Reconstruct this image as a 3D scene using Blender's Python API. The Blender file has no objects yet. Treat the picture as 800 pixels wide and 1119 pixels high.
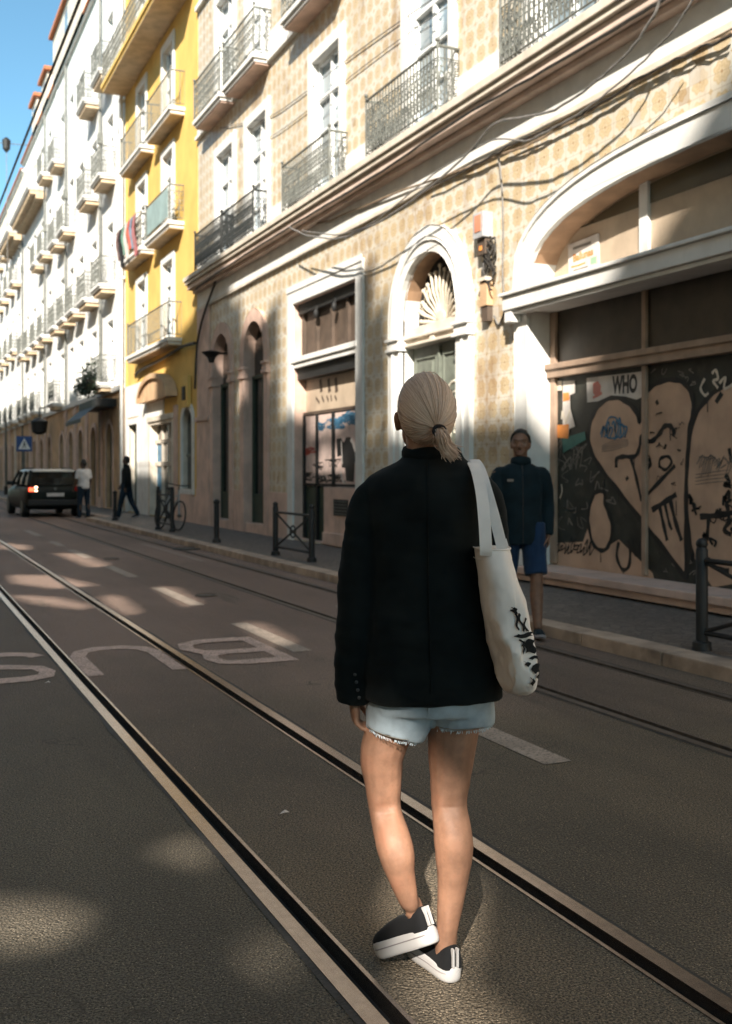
import bpy, bmesh, math, random
from mathutils import Vector, Matrix, noise
from mathutils.geometry import tessellate_polygon
random.seed(7)
R = math.radians
scene = bpy.context.scene
COL = scene.collection
# ------------------------------------------------------------------ camera model of the photograph
FPX = 1150.0; PSI = math.atan(517/FPX); SN, CS = math.sin(PSI), math.cos(PSI); CAMH = 1.43
XF = 7.2                                    # the plane of the house fronts on the right
def FP(px, py, X=XF):                       # photo pixel -> (Y, z) on a front at X
    t = (px-400)/FPX; s = X/(SN+t*CS)
    return s*(CS-t*SN), CAMH+(516-py)/FPX*s
def GP(px, py, z=0.0):                      # photo pixel -> (X, Y) on the ground
    s = FPX*(CAMH-z)/(py-516); t = (px-400)/FPX
    return s*(SN+t*CS), s*(CS-t*SN)
# ------------------------------------------------------------------ helpers
def tag(o, label=None, cat=None, group=None, kind=None):
    if label: o['label'] = label
    if cat: o['category'] = cat
    if group: o['group'] = group
    if kind: o['kind'] = kind
    return o
def empty(name, loc=(0,0,0), rz=0, label=None, cat=None, group=None):
    o = bpy.data.objects.new(name, None); COL.objects.link(o)
    o.location = loc; o.rotation_euler = (0,0,rz); o.empty_display_size = .2
    return tag(o, label, cat, group)
def wloc(o):
    v = Vector((0,0,0))
    while o is not None:
        v += Vector(o.location); o = o.parent
    return v
def copy_tree(o, parent=None, loc=None):
    c = o.copy(); COL.objects.link(c)
    if parent is not None: c.parent = parent
    if loc is not None: c.location = loc
    for ch in list(o.children): copy_tree(ch, c)
    return c
class MB:
    def __init__(s): s.v = []; s.f = []
    def add(s, vs, fs):
        n = len(s.v); s.v += [tuple(v) for v in vs]; s.f += [tuple(n+i for i in f) for f in fs]; return s
    def box(s, x0, x1, y0, y1, z0, z1):
        return s.add([(x0,y0,z0),(x1,y0,z0),(x1,y1,z0),(x0,y1,z0),(x0,y0,z1),(x1,y0,z1),(x1,y1,z1),(x0,y1,z1)],
                     [(0,3,2,1),(4,5,6,7),(0,1,5,4),(1,2,6,5),(2,3,7,6),(3,0,4,7)])
    def frame(s, pts):
        T = []
        for i in range(len(pts)):
            a = pts[max(i-1,0)]; b = pts[min(i+1,len(pts)-1)]; d = (b-a)
            T.append(d.normalized() if d.length > 1e-9 else Vector((0,0,1)))
        u = T[0].orthogonal().normalized(); out = []
        for t in T:
            u = u - t*u.dot(t)
            u = u.normalized() if u.length > 1e-6 else t.orthogonal().normalized()
            out.append((u, t.cross(u)))
        return out
    def tube(s, pts, r, n=6, caps=True, closed=False):
        pts = [Vector(p) for p in pts]; m = len(pts)
        if not isinstance(r, (list, tuple)): r = [r]*m
        if closed:
            c = sum(pts, Vector())/m; nn = (pts[0]-c).cross(pts[m//4]-c).normalized()
            fr = []
            for i in range(m):
                t = (pts[(i+1)%m]-pts[i-1]).normalized(); fr.append((nn, t.cross(nn)))
        else: fr = s.frame(pts)
        vs = []
        for p, (u, w), rr in zip(pts, fr, r):
            ra, rb = rr if isinstance(rr, (list, tuple)) else (rr, rr)
            for k in range(n):
                a = 2*math.pi*k/n; vs.append(p+u*(ra*math.cos(a))+w*(rb*math.sin(a)))
        fs = []
        for i in range(m if closed else m-1):
            j = (i+1) % m
            for k in range(n):
                l = (k+1) % n; fs.append((i*n+k, i*n+l, j*n+l, j*n+k))
        if caps and not closed:
            fs.append(tuple(range(n-1,-1,-1))); fs.append(tuple((m-1)*n+k for k in range(n)))
        return s.add(vs, fs)
    def loft(s, secs, n=24, p=2.0):         # horizontal super-ellipses (cx, cy, z, rx, ry)
        vs = []
        for (cx, cy, z, rx, ry) in secs:
            for k in range(n):
                a = 2*math.pi*k/n; c, q = math.cos(a), math.sin(a)
                vs.append((cx+rx*math.copysign(abs(c)**(2/p), c), cy+ry*math.copysign(abs(q)**(2/p), q), z))
        fs = []
        for i in range(len(secs)-1):
            for k in range(n):
                l = (k+1) % n; fs.append((i*n+k, i*n+l, (i+1)*n+l, (i+1)*n+k))
        fs.append(tuple(range(n-1,-1,-1))); fs.append(tuple((len(secs)-1)*n+k for k in range(n)))
        if secs[0][2] > secs[-1][2]: fs = [tuple(reversed(f)) for f in fs]
        return s.add(vs, fs)
    def ball(s, c, r, n=16, m=10, M=None):
        if not isinstance(r, (list, tuple)): r = (r, r, r)
        vs = []; fs = []
        for i in range(m+1):
            th = math.pi*i/m
            for k in range(n):
                a = 2*math.pi*k/n
                q = Vector((r[0]*math.sin(th)*math.cos(a), r[1]*math.sin(th)*math.sin(a), -r[2]*math.cos(th)))
                if M is not None: q = M @ q
                vs.append(Vector(c)+q)
        for i in range(m):
            for k in range(n):
                l = (k+1) % n
                if i == 0: fs.append((k, (i+1)*n+l, (i+1)*n+k))
                elif i == m-1: fs.append((i*n+k, i*n+l, (i+1)*n+k))
                else: fs.append((i*n+k, i*n+l, (i+1)*n+l, (i+1)*n+k))
        return s.add(vs, fs)
    def prism(s, loops, x0, x1, back=True, front=True, hole_sides=True, shift=(0,0)):   # loops of (y, z); first is outer, others holes; from x0 (street side) to x1
        loops = [list(l) for l in loops]
        tri = tessellate_polygon([[Vector((y,z,0)) for (y,z) in l] for l in loops])
        flat = [p for l in loops for p in l]; n = len(flat)
        n0 = len(loops[0]); vs = [(x0,y,z) for y,z in flat]+[(x1,y+(shift[0] if i >= n0 else 0),z+(shift[1] if i >= n0 else 0)) for i, (y,z) in enumerate(flat)]
        fs = []
        for t in tri:
            a, b, c = (Vector((flat[i][0], flat[i][1])) for i in t)
            cr = (b.x-a.x)*(c.y-a.y)-(b.y-a.y)*(c.x-a.x)
            if abs(cr) < 1e-9: continue
            t = tuple(t) if cr < 0 else tuple(reversed(t))       # clockwise in (y,z) faces -x
            if x0 > x1: t = tuple(reversed(t))
            if front: fs.append(t)
            if back: fs.append(tuple(n+i for i in reversed(t)))
        o = 0
        for li, l in enumerate(loops):
            ar = sum(l[i][0]*l[(i+1)%len(l)][1]-l[(i+1)%len(l)][0]*l[i][1] for i in range(len(l)))
            ccw = ar > 0
            if li > 0: ccw = not ccw
            if x0 > x1: ccw = not ccw
            m = len(l)
            if li > 0 and not hole_sides: o += m; continue
            for i in range(m):
                j = (i+1) % m
                q = (o+i, o+j, n+o+j, n+o+i)
                fs.append(q if not ccw else tuple(reversed(q)))
            o += m
        return s.add(vs, fs)
    def reveal(s, l, x0, x1):                             # the sides of an opening
        ar = sum(l[i][0]*l[(i+1)%len(l)][1]-l[(i+1)%len(l)][0]*l[i][1] for i in range(len(l))); m = len(l)
        if ar < 0: l = list(reversed(l))
        return s.add([(x0,y,z) for y,z in l]+[(x1,y,z) for y,z in l], [(i,(i+1)%m,m+(i+1)%m,m+i) for i in range(m)])
    def strip(s, pts, w, x, t=.002, n_in=None, taper=False):   # flat painted stroke on a front: (y,z) polyline
        P = [Vector(p) for p in pts]
        if len(P) > 2:                                     # smooth
            Q = []
            for i in range(len(P)-1):
                p0 = P[max(i-1,0)]; p1 = P[i]; p2 = P[i+1]; p3 = P[min(i+2,len(P)-1)]
                for k in range(5):
                    u = k/5
                    Q.append(.5*((2*p1)+(-p0+p2)*u+(2*p0-5*p1+4*p2-p3)*u*u+(-p0+3*p1-3*p2+p3)*u**3))
            Q.append(P[-1]); P = Q
        vs = []; m = len(P)
        for i in range(m):
            d = (P[min(i+1,m-1)]-P[max(i-1,0)]); d = d.normalized() if d.length > 1e-9 else Vector((1,0))
            nr = Vector((-d.y, d.x)); ww = w/2*(1+.18*math.sin(i*1.3))
            if taper: ww *= min(1, .35+min(i, m-1-i)/3)
            a = P[i]+nr*ww; b = P[i]-nr*ww
            vs += [(x,a.x,a.y),(x,b.x,b.y)]
        fs = [(2*i,2*i+1,2*i+3,2*i+2) for i in range(m-1)]
        return s.add(vs, fs)
    def poly(s, pts, x):                                   # flat patch on a front
        tri = tessellate_polygon([[Vector((y,z,0)) for y,z in pts]])
        fs = []
        for t in tri:
            a, b, c = (pts[i] for i in t)
            cr = (b[0]-a[0])*(c[1]-a[1])-(b[1]-a[1])*(c[0]-a[0])
            fs.append(tuple(t) if cr < 0 else tuple(reversed(t)))
        return s.add([(x,y,z) for y,z in pts], fs)
    def xf(s, M, i0=0):
        s.v = s.v[:i0]+[tuple(M @ Vector(v)) for v in s.v[i0:]]; return s
    def islands(s):
        par = list(range(len(s.v)))
        def fd(i):
            while par[i] != i: par[i] = par[par[i]]; i = par[i]
            return i
        for f in s.f:
            r = fd(f[0])
            for i in f[1:]: par[fd(i)] = r
        out = {}; idx = {}
        for i, v in enumerate(s.v):
            m = out.setdefault(fd(i), MB()); idx[i] = len(m.v); m.v.append(v)
        for f in s.f: out[fd(f[0])].f.append(tuple(idx[i] for i in f))
        return [m for m in out.values() if m.f]
    def build_each(s, name, mat, parent=None, **k):       # one part per separate piece
        return [m.build(name, mat, parent, **k) for m in s.islands()]
    def build(s, name, mat, parent=None, pivot=None, smooth=False, bevel=0, local=False, loc=None):
        me = bpy.data.meshes.new(name)
        if local: off = Vector((0,0,0)); lo = Vector(loc or (0,0,0))
        else:
            pw = wloc(parent) if parent is not None else Vector((0,0,0))
            pv = Vector(pivot) if pivot is not None else pw
            off = pv; lo = pv-pw
        me.from_pydata([tuple(Vector(v)-off) for v in s.v], [], s.f); me.update()
        if bevel:
            bm = bmesh.new(); bm.from_mesh(me)
            ed = [e for e in bm.edges if len(e.link_faces) == 2 and e.calc_face_angle(0) > .6]
            bmesh.ops.bevel(bm, geom=ed, offset=bevel, segments=2, affect='EDGES', profile=.6)
            bm.to_mesh(me); bm.free()
        if smooth:
            for p in me.polygons: p.use_smooth = True
            try: me.set_sharp_from_angle(angle=R(40 if smooth is True else smooth))
            except Exception: pass
        if mat: me.materials.append(mat)
        o = bpy.data.objects.new(name, me); COL.objects.link(o)
        o.location = lo
        if parent is not None: o.parent = parent
        return o
def remesh_mb(mb, voxel, it=6, disp=None):
    me = bpy.data.meshes.new('tmp'); me.from_pydata(mb.v, [], mb.f); me.update()
    o = bpy.data.objects.new('tmp', me); COL.objects.link(o)
    m = o.modifiers.new('r', 'REMESH'); m.mode = 'VOXEL'; m.voxel_size = voxel
    if it:
        q = o.modifiers.new('s', 'SMOOTH'); q.iterations = it; q.factor = .5
    dg = bpy.context.evaluated_depsgraph_get()
    e = o.evaluated_get(dg); m2 = e.to_mesh()
    vs = [v.co.copy() for v in m2.vertices]; ns = [v.normal.copy() for v in m2.vertices]
    fs = [tuple(p.vertices) for p in m2.polygons]; e.to_mesh_clear()
    bpy.data.objects.remove(o); bpy.data.meshes.remove(me)
    if disp: vs = [v+n*disp(v) for v, n in zip(vs, ns)]
    r = MB(); r.v = [tuple(v) for v in vs]; r.f = fs; return r
def text_mb(body, size, M, shear=0, bold=.0, extrude=0):
    c = bpy.data.curves.new('t', 'FONT'); c.body = body; c.size = size; c.shear = shear; c.offset = bold
    c.align_x = 'CENTER'; c.align_y = 'CENTER'; c.extrude = extrude; c.resolution_u = 4
    o = bpy.data.objects.new('t', c); COL.objects.link(o)
    dg = bpy.context.evaluated_depsgraph_get(); e = o.evaluated_get(dg); me = e.to_mesh()
    r = MB(); r.v = [tuple(M @ v.co) for v in me.vertices]; r.f = [tuple(p.vertices) for p in me.polygons]
    e.to_mesh_clear(); bpy.data.objects.remove(o); bpy.data.curves.remove(c); return r
def front_M(y, z, x, ang=0):                 # text plane on a front that faces -x: reading direction runs to -Y
    return Matrix.Translation((x, y, z)) @ Matrix(((0,0,-1,0),(-1,0,0,0),(0,1,0,0),(0,0,0,1))) @ Matrix.Rotation(ang, 4, 'Z')
# ------------------------------------------------------------------ materials
class NT:
    def __init__(s, name):
        s.m = bpy.data.materials.new(name); s.m.use_nodes = True; s.t = s.m.node_tree
        s.b = s.t.nodes['Principled BSDF']
    def n(s, typ, **k):
        x = s.t.nodes.new(typ)
        for a, b in k.items(): setattr(x, a, b)
        return x
    def l(s, a, b): s.t.links.new(a, b)
    def val(s, x, i):
        return x
    def math(s, op, a, b=None, c=None):
        x = s.n('ShaderNodeMath', operation=op)
        for i, q in enumerate((a, b, c)):
            if q is None: continue
            if isinstance(q, (int, float)): x.inputs[i].default_value = q
            else: s.l(q, x.inputs[i])
        return x.outputs[0]
    def mix(s, f, a, b, blend='MIX'):
        x = s.n('ShaderNodeMix', data_type='RGBA', blend_type=blend)
        for sock, q in ((x.inputs[0], f), (x.inputs[6], a), (x.inputs[7], b)):
            if isinstance(q, (int, float)): sock.default_value = q
            elif isinstance(q, tuple): sock.default_value = (*q[:3], 1)
            else: s.l(q, sock)
        return x.outputs[2]
    def noise(s, vec, scale, detail=4, rough=.55):
        x = s.n('ShaderNodeTexNoise'); x.inputs['Scale'].default_value = scale
        x.inputs['Detail'].default_value = detail; x.inputs['Roughness'].default_value = rough
        if vec is not None: s.l(vec, x.inputs['Vector'])
        return x.outputs[0]
    def ramp(s, f, a, b):
        x = s.n('ShaderNodeMapRange'); x.interpolation_type = 'SMOOTHSTEP'
        s.l(f, x.inputs[0]); x.inputs[1].default_value = a; x.inputs[2].default_value = b
        return x.outputs[0]
    def coord(s, sc=(1,1,1)):
        t = s.n('ShaderNodeTexCoord'); m = s.n('ShaderNodeMapping'); m.inputs['Scale'].default_value = sc
        s.l(t.outputs['Object'], m.inputs[0]); return m.outputs[0]
    def bump(s, h, strength=.3, dist=.01):
        x = s.n('ShaderNodeBump'); x.inputs['Strength'].default_value = strength; x.inputs['Distance'].default_value = dist
        s.l(h, x.inputs['Height']); s.l(x.outputs[0], s.b.inputs['Normal'])
def mat(name, col, rough=.7, var=.18, scale=4, bump=.15, bscale=60, metal=0, spec=.5, stain=0, stain_col=None, sscale=(1,1,.25), bdist=.01):
    t = NT(name); t.b.inputs['Roughness'].default_value = rough; t.b.inputs['Metallic'].default_value = metal
    t.b.inputs['Specular IOR Level'].default_value = spec
    v = t.coord(); c = tuple(col)
    lo = tuple(max(0, x*(1-var)) for x in c); hi = tuple(min(1, x*(1+var)) for x in c)
    out = t.mix(t.ramp(t.noise(v, scale), .3, .7), lo, hi)
    if stain:
        sc = stain_col or tuple(x*.45 for x in c)
        q = t.ramp(t.noise(t.coord(sscale), 2.2, 6, .65), .52, .75)
        out = t.mix(t.math('MULTIPLY', q, stain), out, sc)
    t.l(out, t.b.inputs['Base Color'])
    if bump: t.bump(t.noise(v, bscale, 3), bump, bdist)
    return t.m
def mat_glass(name, col, rough=.06, var=.35, spec=.8):
    t = NT(name); v = t.coord()
    t.l(t.mix(t.ramp(t.noise(v, 1.1, 2), .35, .65), tuple(x*(1-var) for x in col), tuple(min(1,x*(1+var)) for x in col)), t.b.inputs['Base Color'])
    t.b.inputs['Roughness'].default_value = rough; t.b.inputs['Specular IOR Level'].default_value = spec
    t.bump(t.noise(v, 1.5, 1), .06, .02); return t.m
def mat_tile(name):
    t = NT(name); tc = t.n('ShaderNodeTexCoord'); sp = t.n('ShaderNodeSeparateXYZ'); t.l(tc.outputs['Object'], sp.inputs[0])
    P = .30
    u = t.math('MULTIPLY', sp.outputs[1], 1/P); w = t.math('MULTIPLY', sp.outputs[2], 1/P)
    fu = t.math('SUBTRACT', t.math('FRACT', u), .5); fw = t.math('SUBTRACT', t.math('FRACT', w), .5)
    au = t.math('ABSOLUTE', fu); aw = t.math('ABSOLUTE', fw)
    r4 = t.math('POWER', t.math('ADD', t.math('POWER', au, 3.2), t.math('POWER', aw, 3.2)), 1/3.2)
    r2 = t.math('SQRT', t.math('ADD', t.math('MULTIPLY', au, au), t.math('MULTIPLY', aw, aw)))
    ang = t.math('ARCTAN2', fw, fu)
    pet = t.math('MULTIPLY', t.math('COSINE', t.math('MULTIPLY', ang, 8.0)), .035)
    edge = t.math('ADD', r4, pet)
    body = t.ramp(edge, .385, .335)                      # the rosette
    ring = t.math('MULTIPLY', t.ramp(edge, .30, .28), t.ramp(edge, .22, .24))
    core = t.ramp(t.math('ADD', r2, t.math('MULTIPLY', pet, .8)), .15, .12); eye = t.ramp(r2, .06, .045)
    cu = t.math('SUBTRACT', .5, au); cw = t.math('SUBTRACT', .5, aw)
    dia = t.ramp(t.math('ADD', cu, cw), .13, .10)        # lozenges at the corners
    cell = t.n('ShaderNodeCombineXYZ'); t.l(t.math('FLOOR', t.math('MULTIPLY', u, 2)), cell.inputs[1]); t.l(t.math('FLOOR', t.math('MULTIPLY', w, 2)), cell.inputs[2])
    wn = t.n('ShaderNodeTexWhiteNoise', noise_dimensions='3D'); t.l(cell.outputs[0], wn.inputs['Vector'])
    v = t.coord(); big = t.noise(v, .9, 5)
    ground = t.mix(t.ramp(big, .35, .7), (.65,.61,.53), (.56,.50,.40))
    och = t.mix(wn.outputs[0], (.46,.33,.17), (.54,.42,.25))
    c = t.mix(t.math('MULTIPLY', body, .85), ground, och)
    c = t.mix(t.math('MULTIPLY', ring, .55), c, (.62,.50,.33))
    c = t.mix(t.math('MULTIPLY', core, .7), c, (.60,.49,.33)); c = t.mix(t.math('MULTIPLY', eye, .8), c, (.33,.17,.05))
    c = t.mix(t.math('MULTIPLY', dia, .7), c, (.50,.35,.17))
    jt = t.math('MAXIMUM', t.ramp(t.math('MINIMUM', cu, au), .016, .006), t.ramp(t.math('MINIMUM', cw, aw), .016, .006))
    c = t.mix(t.math('MULTIPLY', jt, .55), c, (.30,.24,.17))
    st = t.ramp(t.noise(t.coord((1,1,.3)), 1.7, 6, .7), .50, .72); c = t.mix(t.math('MULTIPLY', st, .6), c, (.27,.15,.06))
    st2 = t.ramp(t.noise(t.coord((1,1,.55)), .55, 6, .75), .55, .66); c = t.mix(t.math('MULTIPLY', st2, .5), c, (.22,.12,.05))
    br = t.ramp(wn.outputs[0], .96, .985); c = t.mix(t.math('MULTIPLY', br, .75), c, (.50,.46,.40))
    dk = t.ramp(wn.outputs[0], .03, .01); c = t.mix(t.math('MULTIPLY', dk, .5), c, (.28,.17,.08))
    t.l(c, t.b.inputs['Base Color']); t.b.inputs['Roughness'].default_value = .38
    t.bump(t.math('ADD', t.math('MULTIPLY', jt, -1), t.math('MULTIPLY', wn.outputs[0], .5)), .35, .004)
    return t.m
def mat_asphalt(name, col, patch=.38, warm=(1.1,1,.9), rough=.8, far_glow=None):
    t = NT(name); v = t.coord()
    fine = t.noise(v, 135, 3, .8); mid = t.noise(v, 30, 3); big = t.noise(t.coord((1,.35,1)), .7, 5)
    vor = t.n('ShaderNodeTexVoronoi'); vor.inputs['Scale'].default_value = 105; t.l(v, vor.inputs['Vector'])
    c = t.mix(t.ramp(big, .3, .7), tuple(x*(1-patch) for x in col), tuple(x*(1+patch)*w for x, w in zip(col, warm)))
    if far_glow:                                               # redder far road: reflected warm light put into the colour, past a ragged edge
        sp = t.n('ShaderNodeSeparateXYZ'); t.l(v, sp.inputs[0])
        yy = t.math('ADD', sp.outputs[1], t.math('MULTIPLY', t.noise(v, .8, 4), 5.0))
        c = t.mix(t.ramp(yy, 6.0, 12.0), c, t.mix(t.ramp(big, .3, .7), tuple(x*.8 for x in far_glow), tuple(x*1.2 for x in far_glow)))
    c = t.mix(t.ramp(fine, .42, .58), tuple(x*.22 for x in col), c)
    st = t.ramp(vor.outputs['Distance'], .26, .10); wn = t.ramp(mid, .44, .58)
    c = t.mix(t.math('MULTIPLY', t.math('MULTIPLY', st, wn), .8), c, tuple(min(1,x*3.4*w) for x, w in zip(col, warm)))
    oil = t.ramp(t.noise(t.coord((2.2,.25,1)), 1.1, 5, .7), .58, .74); c = t.mix(t.math('MULTIPLY', oil, .6), c, tuple(x*.45 for x in col))
    v2 = t.n('ShaderNodeTexVoronoi', feature='DISTANCE_TO_EDGE'); v2.inputs['Scale'].default_value = .55
    wv = t.n('ShaderNodeVectorMath', operation='ADD'); t.l(v, wv.inputs[0])
    nz = t.n('ShaderNodeTexNoise'); nz.inputs['Scale'].default_value = 3; t.l(v, nz.inputs['Vector']); t.l(nz.outputs[1], wv.inputs[1]); t.l(wv.outputs[0], v2.inputs['Vector'])
    ck = t.math('MULTIPLY', t.ramp(v2.outputs['Distance'], .007, .002), t.ramp(t.noise(v, .5, 2), .5, .6))
    c = t.mix(t.math('MULTIPLY', ck, .6), c, tuple(x*.3 for x in col))
    t.l(c, t.b.inputs['Base Color']); t.b.inputs['Specular IOR Level'].default_value = .22
    t.l(t.math('ADD', rough-.18, t.math('MULTIPLY', mid, .3)), t.b.inputs['Roughness'])
    t.bump(t.math('ADD', t.math('MULTIPLY', fine, .6), t.math('MULTIPLY', vor.outputs['Distance'], 1.0)), .9, .010)
    return t.m
def mat_paving(name, col):
    t = NT(name); v = t.coord(); b = t.n('ShaderNodeTexVoronoi', feature='DISTANCE_TO_EDGE'); b.inputs['Scale'].default_value = 11; t.l(v, b.inputs['Vector'])
    vc = t.n('ShaderNodeTexVoronoi'); vc.inputs['Scale'].default_value = 11; t.l(v, vc.inputs['Vector'])
    c = t.mix(vc.outputs['Color'], tuple(x*.7 for x in col), tuple(x*1.25 for x in col))
    c = t.mix(t.ramp(b.outputs[0], .06, .02), c, tuple(x*.4 for x in col))
    c = t.mix(t.math('MULTIPLY', t.ramp(t.noise(v, 1.2, 5), .5, .75), .5), c, tuple(x*.5 for x in col))
    t.l(c, t.b.inputs['Base Color']); t.b.inputs['Roughness'].default_value = .6; t.bump(t.ramp(b.outputs[0], .0, .09), .5, .006); return t.m
def mat_worn(name, col, under, cover=.5, rough=.7):
    """worn road paint: paint colour broken by the asphalt under it"""
    t = NT(name); v = t.coord()
    n1 = t.ramp(t.noise(v, 60, 3, .7), .34, .54); n2 = t.ramp(t.noise(v, 5, 4), .3, .65)
    f = t.math('MULTIPLY', n1, t.math('ADD', .6, t.math('MULTIPLY', n2, .4)))
    t.l(t.mix(t.math('MULTIPLY', f, cover), under, col), t.b.inputs['Base Color']); t.b.inputs['Roughness'].default_value = rough
    t.bump(t.noise(v, 150, 2), .6, .006); return t.m
def mat_hair(name, a, b):
    t = NT(name); v = t.coord(); n = t.n('ShaderNodeObjectInfo')
    vc = t.n('ShaderNodeVertexColor', layer_name='strand'); 
    t.l(t.mix(vc.outputs[0], a, b), t.b.inputs['Base Color']); t.b.inputs['Roughness'].default_value = .42
    t.b.inputs['Specular IOR Level'].default_value = .45; return t.m
def mat_skin(name, col, rough=.62):
    t = NT(name); v = t.coord()
    c = t.mix(t.ramp(t.noise(v, 14, 5, .65), .3, .7), tuple(x*.78 for x in col), tuple(min(1,x*1.14) for x in col))
    c = t.mix(t.math('MULTIPLY', t.ramp(t.noise(v, 7, 3), .52, .72), .35), c, (col[0]*.95, col[1]*.70, col[2]*.66))
    c = t.mix(t.math('MULTIPLY', t.ramp(t.noise(v, 60, 2), .60, .70), .3), c, tuple(x*.72 for x in col))
    t.l(c, t.b.inputs['Base Color']); t.b.inputs['Roughness'].default_value = rough
    t.b.inputs['Subsurface Weight'].default_value = .12; t.b.inputs['Subsurface Radius'].default_value = (.02,.008,.004); t.b.inputs['Subsurface Scale'].default_value = .4
    t.bump(t.math('ADD', t.noise(v, 420, 2), t.math('MULTIPLY', t.noise(v, 35, 3), .8)), .16, .002); return t.m
def mat_cloth(name, col, rough=.9, weave=900, var=.15, bump=.25, spec=.2):
    t = NT(name); v = t.coord()
    c = t.mix(t.ramp(t.noise(v, 9, 4), .3, .7), tuple(x*(1-var) for x in col), tuple(min(1,x*(1+var)) for x in col))
    t.l(c, t.b.inputs['Base Color']); t.b.inputs['Roughness'].default_value = rough; t.b.inputs['Specular IOR Level'].default_value = spec
    t.b.inputs['Sheen Weight'].default_value = .15 if max(col) > .05 else .04
    t.bump(t.noise(v, weave, 2), bump, .002); return t.m
# ================================================================== materials of the place
m_road = mat_asphalt('asphalt', (.195,.168,.130), far_glow=(.40,.275,.225), rough=.72)
m_lane = mat_asphalt('asphalt_dark', (.160,.140,.110), far_glow=(.24,.18,.145), rough=.72, warm=(1.05,1,.93))
m_pave = mat_paving('paving', (.15,.125,.105))
m_kerb = mat('kerb_stone', (.40,.30,.225), .7, .3, 3, .3, 50, stain=.75, sscale=(1,1,1))
m_steel = mat('rail_steel', (.33,.28,.25), .26, .12, 30, .06, 60, metal=.95, stain=.55, stain_col=(.13,.085,.06), sscale=(40,.5,1))
m_tar = mat('tar_joint', (.022,.020,.018), .7, .4, 12, .4, 80)
m_steeldull = mat('dull_rail', (.10,.08,.065), .6, .25, 14, .15, 90, metal=.3)
m_groove = mat('groove_dirt', (.012,.011,.010), .95, .3, 20, .3)
m_paint = mat_worn('road_paint', (.62,.44,.37), (.15,.12,.10), 1.0)
m_paint2 = mat_worn('road_paint_worn', (.40,.32,.26), (.13,.11,.09), .85)
m_tile = mat_tile('ochre_tiles')
m_white = mat('limewash_stone', (.70,.69,.66), .75, .08, 3, .15, 45, stain=.3, stain_col=(.46,.40,.33))
m_pink = mat('pink_limestone', (.60,.42,.34), .65, .16, 2.2, .2, 40, stain=.5, stain_col=(.30,.19,.13))
m_cream = mat('cream_stone', (.62,.55,.46), .7, .12, 3, .15, 45, stain=.35)
m_iron = mat('dark_iron', (.018,.020,.019), .5, .3, 8, .1)
m_irongrey = mat('grey_painted_iron', (.13,.135,.12), .55, .3, 8, .1)
m_frame = mat('white_joinery', (.74,.75,.74), .45, .07, 5, .05)
m_glass = mat_glass('sky_glass', (.25,.32,.37))
m_curtain = mat('curtain_glass', (.38,.43,.46), .15, .2, 2.5, .02, sscale=(1,1,1))
m_darkglass = mat_glass('dark_glass', (.016,.015,.013), .12)
m_dark = mat('dark_interior', (.012,.011,.010), .8)
m_greydoor = mat('grey_green_door', (.15,.165,.135), .5, .2, 5, .1, stain=.3)
m_brown = mat('brown_boards', (.085,.060,.044), .6, .2, 4, .1, stain=.3)
m_beige = mat('beige_panel', (.44,.35,.26), .5, .14, 2, .05, stain=.35)
m_cable = mat('cable_rubber', (.03,.026,.022), .6, .3, 12)
m_cablebrown = mat('cable_tan', (.26,.19,.13), .6, .35, 12)
m_cablegrey = mat('cable_grey', (.17,.16,.15), .6, .3, 12)
m_black = mat('black_paint', (.011,.011,.011), .6, .2, 8)
m_fill = mat('graffiti_beige', (.52,.35,.25), .6, .15, 2.5, .08, stain=.3)
m_white2 = mat('poster_white', (.62,.57,.53), .7, .12, 5, .02)
m_red = mat('faded_red', (.50,.10,.07), .6)
m_orange = mat('orange_print', (.72,.26,.06), .6)
m_blue = mat('blue_spray', (.05,.16,.27), .6, .25, 7)
m_grey = mat('grey_chalk', (.20,.18,.16), .8)
m_yellow = mat('yellow_render', (.66,.43,.12), .85, .1, 1.2, .2, 50, stain=.35, stain_col=(.50,.32,.09))
m_yellowtrim = mat('yellow_trim', (.70,.47,.14), .8, .08, 2)
m_wwall = mat('white_render', (.68,.68,.66), .85, .06, .8, .15, 40, stain=.35, stain_col=(.52,.48,.42))
m_roof = mat('terracotta', (.42,.15,.065), .8, .25, 9, .4, 30)
m_tan = mat('tan_stone', (.55,.36,.21), .75, .18, 1.5, .2, 40, stain=.5, stain_col=(.18,.11,.06))
m_soffit = mat('ochre_soffit', (.54,.41,.27), .85, .15, 3, .1)
m_green = mat('green_door', (.03,.05,.035), .5)
m_opp = mat('pale_render_opposite', (.74,.66,.55), .85, .06, 1)

# ================================================================== ground, road, rails, pavement
tag(MB().add([(-600,-600,-.3),(600,-600,-.3),(600,600,-.3),(-600,600,-.3)], [(0,1,2,3)]).build('ground', m_lane), kind='structure')
Y0, Y1 = -34, 150
def sheet(a, b, ya, yb, z, ny=40):
    vs = []; fs = []
    for i in range(ny+1):
        y = ya+(yb-ya)*i/ny; vs += [(a,y,z),(b,y,z)]
    for i in range(ny): fs.append((2*i,2*i+1,2*i+3,2*i+2))
    return vs, fs
HW, GW, LW = .054, .052, .014
rails = [(1.116, 1), (2.069, -1), (3.84, 1), (4.87, -1)]      # outer edge of each rail and the side its groove lies on
TW = HW+GW+LW; edges = [(x if d > 0 else x-TW, x+TW if d > 0 else x) for x, d in rails]
road = MB()
for a, b in ((edges[0][1],edges[1][0]),(edges[1][1],edges[2][0]),(edges[2][1],edges[3][0]),(edges[3][1],5.3)): road.add(*sheet(a,b,Y0,Y1,0))
road.add(*sheet(5.3,5.95,31.5,46,0,4))
tag(road.build('road', m_road), kind='structure')
tag(MB().add(*sheet(-3.2,edges[0][0],Y0,Y1,0)).build('side_lane', m_lane), kind='structure')
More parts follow.
